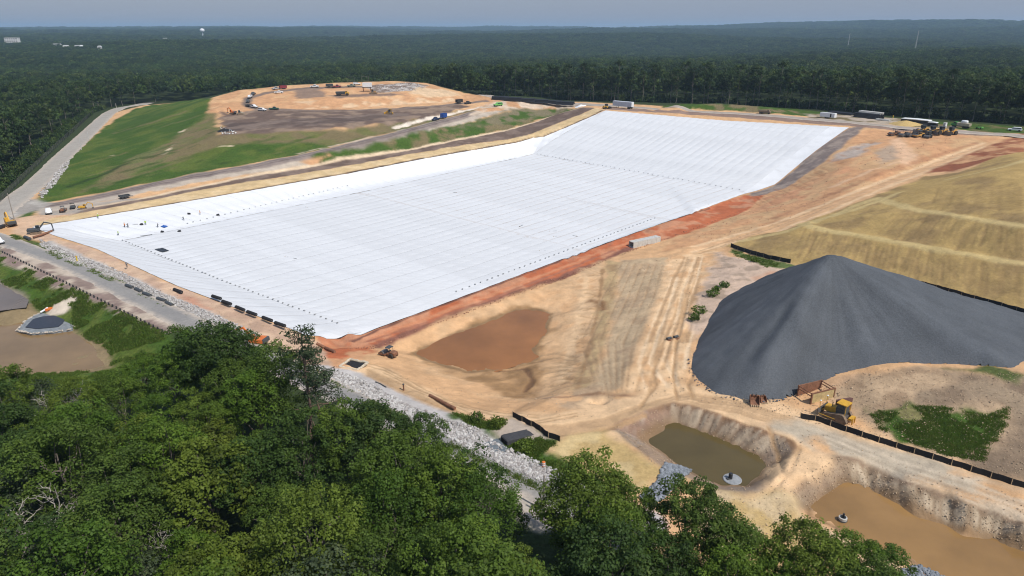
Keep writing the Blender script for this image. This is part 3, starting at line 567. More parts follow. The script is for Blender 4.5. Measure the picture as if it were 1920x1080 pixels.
# ------------------------------------------------------------------ roads
def road_mat(name, c1, c2, scale=.25):
    m, nt, b = new_mat(name); v = coords(nt); e = attr(nt, 'edge').outputs['Fac']
    k = mrange(nt, noise(nt, v, scale, 6, .65), .42, .62, 0, 1)
    base = mixc(nt, k, c1, c2)
    dust = mixc(nt, mul(nt, mrange(nt, e, .45, 1, 0, 1.3), mrange(nt, noise(nt, v, .5, 5), .35, .6, .2, 1)), base, (.47, .40, .33))
    nt.links.new(scale_col(nt, dust, mrange(nt, noise(nt, v, 1.7, 5, .7), .3, .7, .85, 1.15)), b.inputs['Base Color'])
    b.inputs['Roughness'].default_value = .9; b.inputs['Specular IOR Level'].default_value = .2
    bump(nt, b, noise(nt, v, 4, 4), .3, .04); return m
def road(name, ctr, width, mat, label, lift=.10, n=7):
    C = np.array(ctr, float); seg = np.linalg.norm(np.diff(C[:, :2], axis=0), axis=1); s = np.concatenate([[0], np.cumsum(seg)])
    q = np.arange(0, s[-1], 1.5); X = np.interp(q, s, C[:, 0]); Y = np.interp(q, s, C[:, 1])
    for _ in range(12): X[1:-1] = (X[:-2] + X[2:] + 2 * X[1:-1]) / 4; Y[1:-1] = (Y[:-2] + Y[2:] + 2 * Y[1:-1]) / 4
    tx, ty = np.gradient(X), np.gradient(Y); l = np.hypot(tx, ty); nx, ny = -ty / l, tx / l
    V, E = [], []
    for k, t in enumerate(np.linspace(-1, 1, n)):
        jag = fbm(q, q * 0 + k, 4, 3, 77) * .5 if abs(t) == 1 else 0
        x = X + nx * t * (width / 2 + jag); y = Y + ny * t * (width / 2 + jag)
        V.append(np.stack([x, y, np.maximum(hz(x, y), hz(X, Y) - .3) + lift - (.12 if abs(t) == 1 else 0)], 1)); E.append(np.full(len(q), abs(t)))
    V = np.concatenate(V); m = len(q); i = np.arange(m - 1)
    Fq = np.concatenate([np.stack([k * m + i, k * m + i + 1, (k + 1) * m + i + 1, (k + 1) * m + i], 1) for k in range(n - 1)])
    o = np_mesh(name, V, Fq[:, ::-1], mat, None, True); a = o.data.attributes.new('edge', 'FLOAT', 'POINT'); a.data.foreach_set('value', np.concatenate(E).astype(np.float32))
    return tag(o, label, 'road', kind='structure')
M_asph = road_mat('worn_asphalt', (.235, .225, .215), (.28, .265, .245), .08); M_conc = road_mat('pale_gravel_road', (.36, .33, .29), (.32, .29, .255)); M_far = road_mat('far_gravel_road', (.36, .31, .26), (.30, .25, .21))
road('road', [G(*q) for q in ((-60,425),(0,448),(120,491),(167,512),(233,546),(333,595),(500,672))] + [P(630,735,-.2), P(1030,922,-.6), P(1220,1032,-.8)], 6.6, M_asph, 'worn grey service road between the wood and the white liner')
road('road', [G(*q) for q in dense_px(((-30,425),(10,388),(68,345),(127,286),(165,250),(205,212)), False, 20)] + [P(225,202,1.3), P(262,195.5,1.9), (-330, 640, 0)], 10.5, M_conc, 'pale gravel perimeter road beside the green slope')
road('road', [P(870,172,17), P(905,183,15.5)] + [P(u, v, 15.2) for u, v in ((945,187),(1020,190),(1100,194),(1250,205.5),(1400,213.5))] + [P(1560,226,15.4), P(1700,240,15.5), P(1880,252,15.5), P(2050,266,15.5)], 9.0, M_far, 'far gravel perimeter road in front of the tall forest edge', .2)

# ------------------------------------------------------------------ white liner in welded strips
M_lin, nt, b = new_mat('white_geotextile'); v = coords(nt); e = attr(nt, 'edge').outputs['Fac']; dz = attr(nt, 'dirt').outputs['Fac']
g = mrange(nt, noise(nt, v, .05, 4), .3, .7, .93, 1.04); g2 = mrange(nt, noise(nt, coords(nt, (.35, 1.4, 1), R(48)), .6, 5, .6), .3, .7, .93, 1.05)
soil = mul(nt, mul(nt, dz, mrange(nt, e, .72, .98, .0, 1)), mrange(nt, noise(nt, v, .22, 5, .7), .42, .62, 0, .55))
speck = mul(nt, dz, mrange(nt, noise(nt, v, .12, 6, .7), .58, .74, 0, .5))
mx = nd(nt, 'ShaderNodeMath', operation='MAXIMUM'); nt.links.new(soil, mx.inputs[0]); nt.links.new(speck, mx.inputs[1])
seam = mrange(nt, e, .9, .99, 1, .97)
c0 = scale_col(nt, scale_col(nt, (.615, .625, .64), mul(nt, g, g2)), seam)
nt.links.new(mixc(nt, mx.outputs[0], c0, (.42, .33, .26)), b.inputs['Base Color']); b.inputs['Roughness'].default_value = .8; b.inputs['Specular IOR Level'].default_value = .2
bump(nt, b, noise(nt, coords(nt, (.3, 1.6, 1), R(48)), 1.2, 5), .5, .15)
M_lin2 = plain('paler_white_geotextile', (.655, .665, .68), .8, 0, .08, .15, .2)  # slightly paler, more even white than the main strips
liner = thing('geotextile_liner', 'huge white geotextile liner in long welded strips covering the landfill cell', 'liner', (0, 0, 0))
def hz0(x, y):
    global HZ
    k = HZ; HZ = HZ0; r = hz(x, y); HZ = k; return r
def poly_at(L, a):
    L = np.array([P(*q) for q in L]); d = np.concatenate([[0], np.cumsum(np.linalg.norm(np.diff(L[:, :2], axis=0), axis=1))]); d /= d[-1]
    return np.stack([np.interp(a, d, L[:, 0]), np.interp(a, d, L[:, 1])], -1)
def strips(L0, L1, n, cuts=(0, 1), dirt=(0,), mat=M_lin, billow=.06, seed=0, nx=9, step=2.0):
    """ruled surface between L0 and L1, cut in n strips across and at the given fractions along"""
    rg = np.random.default_rng(seed)
    for k in range(n):
        a = np.linspace(k / n, (k + 1) / n, nx); A = poly_at(L0, a); B = poly_at(L1, a)
        for ci in range(len(cuts) - 1):
            b0 = cuts[ci] - (.006 + rg.uniform(0, .003)) * (ci > 0); b1 = cuts[ci + 1]
            ln = np.linalg.norm((B - A).mean(0)) * (b1 - b0); m = max(3, int(ln / step) + 1); bb = np.linspace(b0, b1, m)
            XY = A[None] + (B - A)[None] * bb[:, None, None]
            off = billow * (np.sin(np.linspace(0, math.pi, nx))[None] * (1 + .8 * fbm(bb * ln, bb * 0 + k, 11, 3, seed)[:, None]) + 1.3 * fbm(XY[..., 0], XY[..., 1], 4.5, 3, seed + 1))
            Z = hz0(XY[..., 0], XY[..., 1]) + .10 + off + (.02 if k % 2 else 0)
            V = np.concatenate([XY, Z[..., None]], -1).reshape(-1, 3); ix = np.arange(m * nx).reshape(m, nx)
            Fq = np.stack([ix[:-1, :-1].ravel(), ix[:-1, 1:].ravel(), ix[1:, 1:].ravel(), ix[1:, :-1].ravel()], 1)
            c = V.mean(0); o = np_mesh('panel', V - c, Fq, mat, liner, True); o.location = c
            if o.data.polygons[0].normal.z < 0: o.data.flip_normals()
            E = np.broadcast_to(np.abs(np.linspace(-1, 1, nx))[None], (m, nx)); D = np.full((m, nx), dirt[ci]) ; 
            D = np.where((bb[:, None] < b0 + 1.2 / ln) & (ci > 0), 1.0, D); E = np.where((bb[:, None] < b0 + .8 / ln) & (ci > 0) & (dirt[ci] > .3), 1.0, E)
            for nme, arr in (('edge', E), ('dirt', D)):
                q = o.data.attributes.new(nme, 'FLOAT', 'POINT'); q.data.foreach_set('value', np.ascontiguousarray(arr, np.float32).ravel())
NS = 28
fA, fB, fC, fD = (225,453,-3.2), (665,622,-4.9), (1393,361,-6.2), (1000,290,-4)
strips([fA, fB], [fD, fC], NS, (0, .445, .70, 1), (.08, .75, .85), seed=1)
strips(crestLB[:-1] + [(612,632,-3.4)], [fA, fB], NS, (0, 1), (.05,), seed=2)
strips([fD, fC], [(1135,207,15), (1557,236.5,15)], NS, (0, 1), (.10,), billow=.11, seed=3)
strips([fC, (1557,236.5,15)], rightE, 3, (0, 1), (0,), mat=M_lin2, billow=.06, seed=4)
strips(crestL[:-1], [fA, fD], 50, (0, 1), (.05,), mat=M_lin2, billow=.07, seed=5)
strips([fD, (1135,207,15)], [(1020,258,3), (1135,207,15)], 6, (0, 1), (.02,), mat=M_lin2, billow=.06, seed=6)
strips([(612,632,-3.4)] + front[1:], [fB, (837,560,-5.8), (1073,471,-5.8), (1237,415,-5.8), fC], 26, (0, 1), (.2,), mat=M_lin2, billow=.08, seed=7)

# ------------------------------------------------------------------ stone stockpile at its angle of repose
M_pile, nt, b = new_mat('grey_crushed_stone'); v = coords(nt)
k = mul(nt, mrange(nt, noise(nt, v, .09, 5, .6), .3, .7, .85, 1.18), mrange(nt, noise(nt, v, 3.5, 5, .75), .25, .75, .72, 1.3))
fa = attr(nt, 'fall').outputs['Vector']; k = mul(nt, k, mul(nt, mrange(nt, noise(nt, fa, .8, 6, .65), .3, .7, .95, 1.06), mrange(nt, noise(nt, fa, .2, 3, .5), .35, .65, .92, 1.08)))
nt.links.new(scale_col(nt, (.088, .096, .107), k), b.inputs['Base Color']); b.inputs['Roughness'].default_value = .9; b.inputs['Specular IOR Level'].default_value = .25
bump(nt, b, noise(nt, v, 3.0, 8, .75), .8, .22)
pf = [G(*q)[:2] for q in ((1328,604),(1312,635),(1297,668),(1296,692),(1310,714),(1345,737),(1400,750),(1470,748),(1500,735),(1540,715),(1580,698),(1640,684),(1700,680),(1800,683),(1900,690))]
PB = np.array(pf + [np.array(q) for q in ((104, 117), (112, 126), (112, 138), (100, 150), (86, 159), (72, 164), (58, 160), (49, 150))])
gx = np.arange(30, 116, .5); gy = np.arange(98, 168, .5); px_, py_ = np.meshgrid(gx, gy)
apex = P(1560, 476, 18.2)
dd = np.hypot(px_ - apex[0], py_ - apex[1]); ang = np.arctan2(py_ - apex[1], px_ - apex[0])
PBd = np.concatenate([np.linspace(PB[i], PB[(i + 1) % len(PB)], 12, endpoint=False) for i in range(len(PB))])
pa = np.arctan2(PBd[:, 1] - apex[1], PBd[:, 0] - apex[0]); pr = np.hypot(PBd[:, 1] - apex[1], PBd[:, 0] - apex[0]); o_ = np.argsort(pa)
rad = np.interp(ang, pa[o_], pr[o_], period=2 * math.pi)           # foot of the heap in each direction
dumps = fbm(ang * 12, dd * .05, 1.0, 4, 6); s_ = dd / rad
ztop = 18.2 - hz(px_, py_)
hgt = ztop * (1 - s_) + .9 * np.sin(np.clip(s_, 0, 1) * math.pi) * (dumps * 1.0) + fbm(px_, py_, 9, 3, 3) * .8 * np.clip(1 - s_, 0, .5) + fbm(px_, py_, 5, 3, 5) * .35
foot = np.clip((s_ - .8) / .2, 0, 1); hgt = hgt + .25 * foot * (1 - foot)
rl = np.array([apex[:2], [52, 115], [44, 106.5]]); rdist = seg_dist(px_, py_, rl, False)
hgt = hgt + 1.5 * np.exp(-(rdist / 3.2) ** 2) * np.sin(np.clip(s_, 0, 1) * math.pi) * (1 + .7 * fbm(px_, py_, 2.5, 3, 33))
hgt = blur(hgt, 2) + fbm(px_, py_, 1.2, 3, 12) * .12
PZ = hz(px_, py_) + hgt; keep = hgt > -.35
ix = np.arange(px_.size).reshape(px_.shape)
Fq = np.stack([ix[:-1, :-1].ravel(), ix[:-1, 1:].ravel(), ix[1:, 1:].ravel(), ix[1:, :-1].ravel()], 1); Fq = Fq[keep.ravel()[Fq].all(1)]
pile = np_mesh('gravel_stockpile', np.stack([px_.ravel(), py_.ravel(), PZ.ravel()], 1), Fq, M_pile, None, True)
fv = pile.data.attributes.new('fall', 'FLOAT_VECTOR', 'POINT'); fv.data.foreach_set('vector', np.stack([np.cos(ang) * 22, np.sin(ang) * 22, s_ * 2.0 + ang * 0], -1).astype(np.float32).ravel())
tag(pile, 'tall dark grey crushed stone stockpile between basin road and matted hill', 'stone pile')
# ------------------------------------------------------------------ trees
def leaf_mat(name, cols, trans=.36, spread=.5):
    m, nt, b = new_mat(name); oi = nd(nt, 'ShaderNodeObjectInfo'); r = nd(nt, 'ShaderNodeValToRGB')
    r.color_ramp.elements[0].color = (*cols[0], 1); r.color_ramp.elements[1].color = (*cols[-1], 1)
    for i, c in enumerate(cols[1:-1]):
        e = r.color_ramp.elements.new((i + 1) / (len(cols) - 1)); e.color = (*c, 1)
    nt.links.new(oi.outputs['Random'], r.inputs[0]); patch = mrange(nt, noise(nt, oi.outputs['Location'], .009, 3, .6), .3, .7, .62, 1.38)
    lv = attr(nt, 'lv').outputs['Fac']
    col = scale_col(nt, r.outputs[0], mul(nt, patch, mrange(nt, lv, 0, 1, 1 - spread, 1 + spread)) if 'forest' in name else mrange(nt, lv, 0, 1, 1 - spread, 1 + spread))
    hv = mixc(nt, mrange(nt, lv, .75, 1, 0, .35), col, (.16, .17, .04))
    nt.links.new(hv, b.inputs['Base Color']); b.inputs['Roughness'].default_value = .62; b.inputs['Specular IOR Level'].default_value = .25
    t = nd(nt, 'ShaderNodeBsdfTranslucent'); nt.links.new(hv, t.inputs['Color']); mx = nd(nt, 'ShaderNodeMixShader'); mx.inputs[0].default_value = trans
    nt.links.new(b.outputs[0], mx.inputs[1]); nt.links.new(t.outputs[0], mx.inputs[2]); nt.links.new(mx.outputs[0], nt.nodes['Material Output'].inputs['Surface'])
    return m
M_leaf = leaf_mat('broad_leaves', ((.062,.118,0.0130), (.082,.152,0.0144), (.105,.172,0.0173), (.07,.115,0.0202), (.10,.16,0.0173), (.125,.175,0.0216), (.08,.135,0.0158)))
M_leaf_d = leaf_mat('dark_leaves', ((.040,.080,0.0144), (.054,.098,0.0158), (.046,.084,0.0187)))
M_leaf_y = leaf_mat('yellow_green_leaves', ((.105,.150,0.0158), (.125,.165,0.0202)))
M_leaf_g = leaf_mat('grey_green_leaves', ((.075,.105,.052), (.068,.095,.042)))
M_need = leaf_mat('pine_needles', ((.028,.048,.020), (.036,.058,.024)), .1)
M_fleaf = leaf_mat('forest_leaves', ((.018,.042,.013), (.036,.070,.014), (.052,.092,.017), (.022,.046,.018), (.042,.078,.015), (.075,.105,.022), (.028,.056,.016)), .2, .6)
M_pbk = plain('pale_bark', (.19, .165, .14), .9, 0, .3, 6); M_bark = plain('grey_bark', (.16, .135, .11), .9, 0, .3, 6); M_dead = plain('bleached_wood', (.36, .33, .29), .9, 0, .25, 5); M_pbark = plain('pine_bark', (.15, .10, .075), .9, 0, .3, 6)
def rand_dirs(rg, n):
    d = rg.normal(size=(n, 3)); return d / np.linalg.norm(d, axis=1)[:, None]
def quads(cen, nrm, sz, rg, asp=.7):
    n = len(cen); r = rand_dirs(rg, n); t1 = np.cross(nrm, r); t1 /= np.linalg.norm(t1, axis=1)[:, None] + 1e-9; t2 = np.cross(nrm, t1)
    a = (sz * .5)[:, None]; b = a * asp
    V = np.stack([cen + t1 * a, cen + t2 * b + nrm * a * .15, cen - t1 * a, cen - t2 * b + nrm * a * .15], 1).reshape(-1, 3)
    return V, np.arange(4 * n).reshape(n, 4)
def mesh_np(name, V, Fc, mat, lv=None):
    o = np_mesh(name, V, Fc, mat); me = o.data
    if lv is not None:
        q = me.attributes.new('lv', 'FLOAT', 'FACE'); q.data.foreach_set('value', np.asarray(lv, np.float32))
    bpy.data.objects.remove(o); return me
def tubes(paths, ns=6):
    """paths: list of (points, radii) -> V, F"""
    VV, FF, base = [], [], 0
    for pts, rad in paths:
        pts = np.array(pts, float); n = len(pts)
        for i in range(n):
            d = pts[min(i + 1, n - 1)] - pts[max(i - 1, 0)]; d /= np.linalg.norm(d) + 1e-9
            u = np.cross(d, (1, .3, .2)); u /= np.linalg.norm(u); w = np.cross(d, u)
            for k in range(ns):
                t = 2 * math.pi * k / ns; VV.append(pts[i] + rad[i] * (u * math.cos(t) + w * math.sin(t)))
        for i in range(n - 1):
            for k in range(ns): FF.append((base + i * ns + k, base + i * ns + (k + 1) % ns, base + (i + 1) * ns + (k + 1) % ns, base + (i + 1) * ns + k))
        base += n * ns
    return np.array(VV), np.array(FF)
def wob_path(rg, a, b, n, wob):
    a = np.array(a, float); b = np.array(b, float); L = np.linalg.norm(b - a); t = np.linspace(0, 1, n)[:, None]
    p = a + (b - a) * t; p[1:-1] += rg.normal(size=(n - 2, 3)) * wob * L; return p
def broadleaf(seed, h=18.0, r=4.6, cb=.35, mains=24, subs=10, per=46, leaf=.31, mat=None, squash=1.0, top_flat=.0, sub_r=(.55, .95), limbs=9):
    rg = np.random.default_rng(seed); mat = mat or M_leaf
    z0 = h * cb; cz = (z0 + h) / 2; hz_ = (h - z0) / 2
    cen, nrm, lvl = [], [], []
    Ms = []
    for k in range(mains):
        ph = k * 2.39996 + rg.uniform(-.3, .3); q = 1 - 1.75 * (k + .5) / mains; q = np.clip(q + rg.uniform(-.1, .1), -.8, 1)
        rr = math.sqrt(max(0, 1 - q * q)); env = rg.uniform(.62, .92)
        Ms.append((np.array([math.cos(ph) * rr * r * env, math.sin(ph) * rr * r * env, cz + q * hz_ * env]), rg.uniform(.26, .42) * r, rg.uniform(.25, .75)))
    Ms.append((np.array([0, 0, cz]), r * .5, .3))
    for c, mr, mv in Ms:
        out = c - np.array([0, 0, cz - hz_ * .3]); out /= np.linalg.norm(out) + 1e-6
        d = rand_dirs(rg, subs * 2); d = d[np.argsort(-(d @ out) - .5 * d[:, 2])][:subs]
        for q in d:
            sc_ = c + q * mr * np.array([1, 1, .8]); sr = rg.uniform(*sub_r) * r / 4.6; sv = rg.uniform(-.2, .2)
            dl = rand_dirs(rg, per); dl[:, 2] = np.where(dl[:, 2] < -.3, -dl[:, 2], dl[:, 2])
            cen.append(sc_ + dl * sr * rg.uniform(.55, 1.08, per)[:, None]); nn = dl * .9 + rand_dirs(rg, per) * .75 + np.array([0, 0, .35]); nrm.append(nn / np.linalg.norm(nn, axis=1)[:, None])
            lvl.append(np.clip(mv + sv + rg.uniform(-.22, .22, per), 0, 1))
    cen = np.concatenate(cen); nrm = np.concatenate(nrm); lvl = np.concatenate(lvl)
    V, Fq = quads(cen, nrm, rg.uniform(.7, 1.3, len(cen)) * leaf, rg)
    crown = mesh_np('crown', V, Fq, mat, lvl)
    pb = [(wob_path(rg, (0, 0, -1.2), (rg.normal() * .3, rg.normal() * .3, h * .8), 6, .012), np.linspace(.30, .06, 6) * r / 4.6)]
    for c, mr, mv in Ms[:limbs * 2:2]:
        s0 = np.array([0, 0, rg.uniform(z0 * .75, cz)]); pb.append((wob_path(rg, s0, c, 4, .05), np.linspace(.12, .03, 4) * r / 4.6))
    TV, TF = tubes(pb); trunk = mesh_np('trunk', TV, TF, M_bark)
    return trunk, crown
def dead_tree(seed, h=15.0):
    rg = np.random.default_rng(seed); pb = [(wob_path(rg, (0, 0, -1), (rg.normal() * .8, rg.normal() * .8, h), 7, .015), np.linspace(.26, .03, 7))]; br = []
    for k in range(16):
        t = rg.uniform(.4, .95); a = np.array([0, 0, h * t]); ph = rg.uniform(0, 6.28); L = (1 - t) * h * .45 + 1.2
        e = a + np.array([math.cos(ph) * L, math.sin(ph) * L, L * rg.uniform(.4, 1.0)]); pth = wob_path(rg, a, e, 5, .06); br.append((pth, np.linspace(.09, .02, 5)))
        for j in range(4):
            s0 = pth[rg.integers(1, 4)]; e2 = s0 + rand_dirs(rg, 1)[0] * L * .4 + np.array([0, 0, L * .2]); br.append((wob_path(rg, s0, e2, 3, .08), np.linspace(.04, .012, 3)))
    return mesh_np('trunk', *tubes(pb), M_dead), mesh_np('branches', *tubes(br, 4), M_dead)
def pine(seed, h=22.0):
    rg = np.random.default_rng(seed); pb = [(wob_path(rg, (0, 0, -1), (.5, .3, h), 7, .008), np.linspace(.30, .05, 7))]; cen, nrm, lv = [], [], []
    for k in range(30):
        t = .32 + .68 * (k / 30) ** .8; a = np.array([.5 * t, .3 * t, h * t]); ph = rg.uniform(0, 6.28); L = rg.uniform(1.6, 4.2) * (1.12 - .75 * t ** 3)
        e = a + np.array([math.cos(ph) * L, math.sin(ph) * L, rg.uniform(-.1, .8)]); pb.append((wob_path(rg, a, e, 4, .05), np.linspace(.08, .02, 4)))
        if t < .45 and k % 2: continue
        for j in range(4):
            c = a + (e - a) * rg.uniform(.5, 1.08) + rg.normal(size=3) * .3; n = 30
            dl = rand_dirs(rg, n); cen.append(c + dl * np.array([.75, .75, .34])); q = dl + rand_dirs(rg, n) + np.array([0, 0, .6]); nrm.append(q / np.linalg.norm(q, axis=1)[:, None]); lv.append(rg.uniform(.1, .9, n))
    cen = np.concatenate(cen); nrm = np.concatenate(nrm); V, Fq = quads(cen, nrm, rg.uniform(.3, .55, len(cen)), rg, .35)
    return mesh_np('trunk', *tubes(pb), M_pbark), mesh_np('crown', V, Fq, M_need, np.concatenate(lv))
def edge_tree(seed, h=24.0, mat=None, r=3.4):
    """tall forest tree with a long bare stem, as stands on a cut forest edge"""
    rg = np.random.default_rng(seed); cen, nrm, lv = [], [], []; pb = [(wob_path(rg, (0, 0, -1), (rg.normal() * .6, rg.normal() * .6, h * .92), 6, .01), np.linspace(.24, .05, 6))]
    for k in range(38):
        low = k < 6; q_ = rg.uniform(-1, 1); t = rg.uniform(.12, .42) if low else .72 + .24 * q_; rr = r * (.5 if low else 1.15 * math.sqrt(1 - .85 * q_ * q_)) * math.sqrt(rg.random()); ph = rg.uniform(0, 6.28); c = np.array([math.cos(ph) * rr, math.sin(ph) * rr, h * t])
        if low or rg.random() < .3: pb.append((wob_path(rg, (0, 0, h * t * .85), c, 3, .05), np.linspace(.08, .02, 3)))
        n = 14 if low else 36; dl = rand_dirs(rg, n); mv = rg.uniform(.15, .85); cen.append(c + dl * np.array([1.35, 1.35, 1.0]) * rg.uniform(.6, 1.05, n)[:, None]); q = dl + rand_dirs(rg, n) * .7 + np.array([0, 0, .4]); nrm.append(q / np.linalg.norm(q, axis=1)[:, None]); lv.append(np.clip(mv + rg.uniform(-.25, .25, n), 0, 1))
    cen = np.concatenate(cen); nrm = np.concatenate(nrm); V, Fq = quads(cen, nrm, rg.uniform(.55, 1.0, len(cen)), rg)
    return mesh_np('trunk', *tubes(pb, 5), M_pbk), mesh_np('crown', V, Fq, mat or M_fleaf, np.concatenate(lv))
def add_tree(name, pr, label, x, y, s=1.0, sz=None, rz=None, group=None, z=None, second='crown'):
    t = thing(name, label, 'tree', (x, y, float(hz(x, y)) - .1 if z is None else z), random.uniform(0, 6.28) if rz is None else rz, group)
    t.scale = (s, s, s if sz is None else sz)
    link_mesh('trunk', pr[0], None, t); link_mesh(second, pr[1], None, t); return t
BL = [broadleaf(100 + k, 18, 4.6 + .5 * (k % 3), .30 + .03 * (k % 4), 22 + 2 * (k % 3), mat=M_leaf) for k in range(6)]
BD = [broadleaf(120 + k, 17, 4.8, .25, 24, mat=M_leaf_d) for k in range(2)]
BY = [broadleaf(130 + k, 16, 5.0, .3, 20, 10, 44, .37, mat=M_leaf_y) for k in range(2)]
BG = [broadleaf(140 + k, 15, 4.4, .35, 16, 9, 26, .34, mat=M_leaf_g, sub_r=(.7, 1.2)) for k in range(2)]
THIN = broadleaf(150, 17, 4.5, .3, 17, 6, 20, .36, mat=M_leaf_d, sub_r=(.5, .8), limbs=16)       # thin crown, branches show
PN = [pine(160), pine(161, 20)]; DT = [dead_tree(170), dead_tree(171, 13)]
M_eleaf = leaf_mat('edge_leaves', ((.022,.046,.013), (.030,.058,.015), (.040,.070,.016), (.026,.052,.016)), .2, .55)
ET = [edge_tree(180 + k, 21 + 1.0 * k, M_eleaf, 4.3 + .4 * (k % 2)) for k in range(5)]
placed = []
def top_tree(u, v, h, pr, label, name='broadleaf_tree', s=None, zg=-2.5, group=None, ph=None, rz=None, second='crown', wide=1.0):
    """tree whose top is seen at (u, v) and which is h metres tall"""
    p = P(u, v, zg + h); g = float(hz(p[0], p[1])); p = P(u, v, g + h); sc_ = h / (ph or 18.0); placed.append((p[0], p[1], 4.5 * sc_ * wide))
    return add_tree(name, pr, label, p[0], p[1], sc_ * wide, sc_, rz, group, None, second)
# trees that make the outline of the wood, each told apart by what it stands before
OT = [
 (392,588,20,BD[0],'dark dense tree standing tallest beside the grey service road'), (345,618,17,BL[0],'green tree at the road end, left of the tall dark one'),
 (438,612,17,BD[1],'dark tree between the tall dark one and the orange machine'), (318,660,14,BL[1],'leafy tree at the corner of the grassy pond bank'),
 (505,655,17,BL[2],'round green tree in front of the orange excavator'), (470,690,16,BL[4],'mid green tree left below the orange excavator'),
 (690,742,17,BD[0],'dark round tree beside the white riprap strip'), (640,760,16,BL[3],'green tree right of the pine, below the grey road'), (775,770,15,BD[1],'dark tree whose crown touches the white riprap'),
 (880,838,16,THIN,'thin crowned tree with bare limbs beside the grey road'), (905,900,14,BL[5],'tree covering the road left of the open grey patch'), (820,850,16,BL[1],'bright green tree left of the thin crowned tree'),
 (1100,868,17,BL[2],'tree in front of the tan straw ground by the riprap'), (1092,915,14,BL[0],'tree right of the open patch of grey road'), (1178,905,12,BL[4],'small tree standing against the tan straw slope'), (1150,960,15,BL[5],'tree below the straw slope, beside scattered white stones'),
 (1295,905,15,BL[3],'tree just below the grey stone chute'), (1345,955,14,BL[1],'tree right of the grey stone chute tree'), (1262,1000,14,BD[1],'dark tree under the grey stone chute'), (1395,985,13,BL[0],'tree nearest the straw ground between the two basins'), (1390,1040,14,BL[4],'tree at the lower picture edge under the straw ground'),
 (1530,995,14,BL[2],'tree overlapping the near bank of the tan basin'), (1590,1015,13,BL[5],'tree right beside the one on the near basin bank'), (1480,1040,12,BL[3],'low tree left of the pair on the near basin bank'), (1660,1030,11,BL[1],'small tree at the lower edge of the tan basin'),
 (60,690,14,BG[0],'grey green tree beside the near end of the tan pond'), (5,690,15,BL[3],'dark green tree at the left picture edge below the pond'), (130,715,13,BL[5],'green tree below the tan pond'), (215,705,12,BL[2],'small tree on the grass right of the tan pond'), (262,668,12,BL[4],'small tree on the grassy bank below the road')]
for u, v, h, pr, lab in OT: top_tree(u, v, h, pr, lab)
top_tree(556,614,23,PN[0],'tall thin pine with bare lower trunk before the liner corner','pine_tree',ph=22.0,rz=.4); top_tree(588,652,17,PN[1],'shorter dark pine right beside the tall thin one','pine_tree',ph=20.0,rz=2.2)
for u, v, h, lab in ((90,905,14,'forked dead tree with bleached trunk at lower left'), (30,940,13,'bare grey dead tree at the left picture edge'), (80,735,12,'bare pale branches above the wood below the pond'), (140,720,12,'pale dead crown beside the green tree below the pond'), (300,985,11,'bare dead tree in a gap near the bottom edge')):
    top_tree(u, v, h, DT[u % 2], lab, 'dead_tree', ph=15.0, second='branches', wide=.9)
top_tree(380,1000,15,BY[0],'yellow green tree at the bottom edge of the wood'); top_tree(470,985,15,BY[1],'second yellow green tree right of the one at the bottom edge'); top_tree(240,770,14,BY[0],'bright yellow green crown in the middle of the left wood')
top_tree(80,960,13,BG[0],'grey green tree over the forked dead trunk'); top_tree(230,1010,13,BG[1],'silvery grey green tree at the bottom edge'); top_tree(235,800,15,THIN,'brownish thin crown in the middle of the left wood')
# the rest of the wood
OUTL = np.array([(-300,700),(0,705),(60,705),(200,740),(290,700),(322,640),(342,604),(390,592),(450,604),(480,655),(530,672),(600,720),(640,752),(700,745),(770,765),(830,805),(860,845),(930,890),(950,915),(975,975),(1050,985),(1068,900),(1130,875),(1185,905),(1205,960),(1260,940),(1300,910),(1360,955),(1430,990),(1450,1065),(1480,1055),(1500,1005),(1600,1010),(1640,1042),(1690,1055),(1715,1100),(2100,1200)], float)
def outline(u): return min(np.interp(u + k, OUTL[:, 0], OUTL[:, 1]) for k in (0,)), max(np.interp(u + k, OUTL[:, 0], OUTL[:, 1]) for k in (-45, -20, 0, 20, 45))
edge_w = np.array([P(*q)[:2] for q in ((-300,640,0),(-60,740,-4),(150,735,-4),(300,690,-2),(350,640,-1),(620,748,-.2),(1020,940,-.6),(1230,1050,-.8),(1700,1120,-1.5))])
kinds = BL * 3 + BD + [BY[0], BG[0], BL[2], BL[4], THIN]
wood_lab = {'b': 'leafy green tree in the wood', 'd': 'dark green tree in the wood', 'y': 'pale yellow green tree in the wood', 'g': 'grey green tree in the wood', 's': 'thin dark tree in the wood'}
def where_in_wood(u, v):
    c = 'below the tan pond' if u < 250 else 'below the tall dark tree' if u < 480 else 'below the two pines' if u < 660 else 'below the dark riprap trees' if u < 860 else 'below the thin limbed tree' if u < 1080 else 'below the straw slope' if u < 1400 else 'below the tan basin'
    return c + (', at the bottom edge' if v > 960 else ', halfway down' if v > 850 else ', high up')
wood_poly = np.concatenate([edge_w, np.array([(70, 28), (40, 14), (-60, 14), (-150, 30), (-190, 80)])])
rw = np.random.default_rng(5); cand = np.stack([rw.uniform(-190, 75, 9000), rw.uniform(12, 128, 9000)], 1)
cand = cand[inside(cand[:, 0], cand[:, 1], wood_poly)]; nw = 0
ds = seg_dist(cand[:, 0], cand[:, 1], edge_w, False)
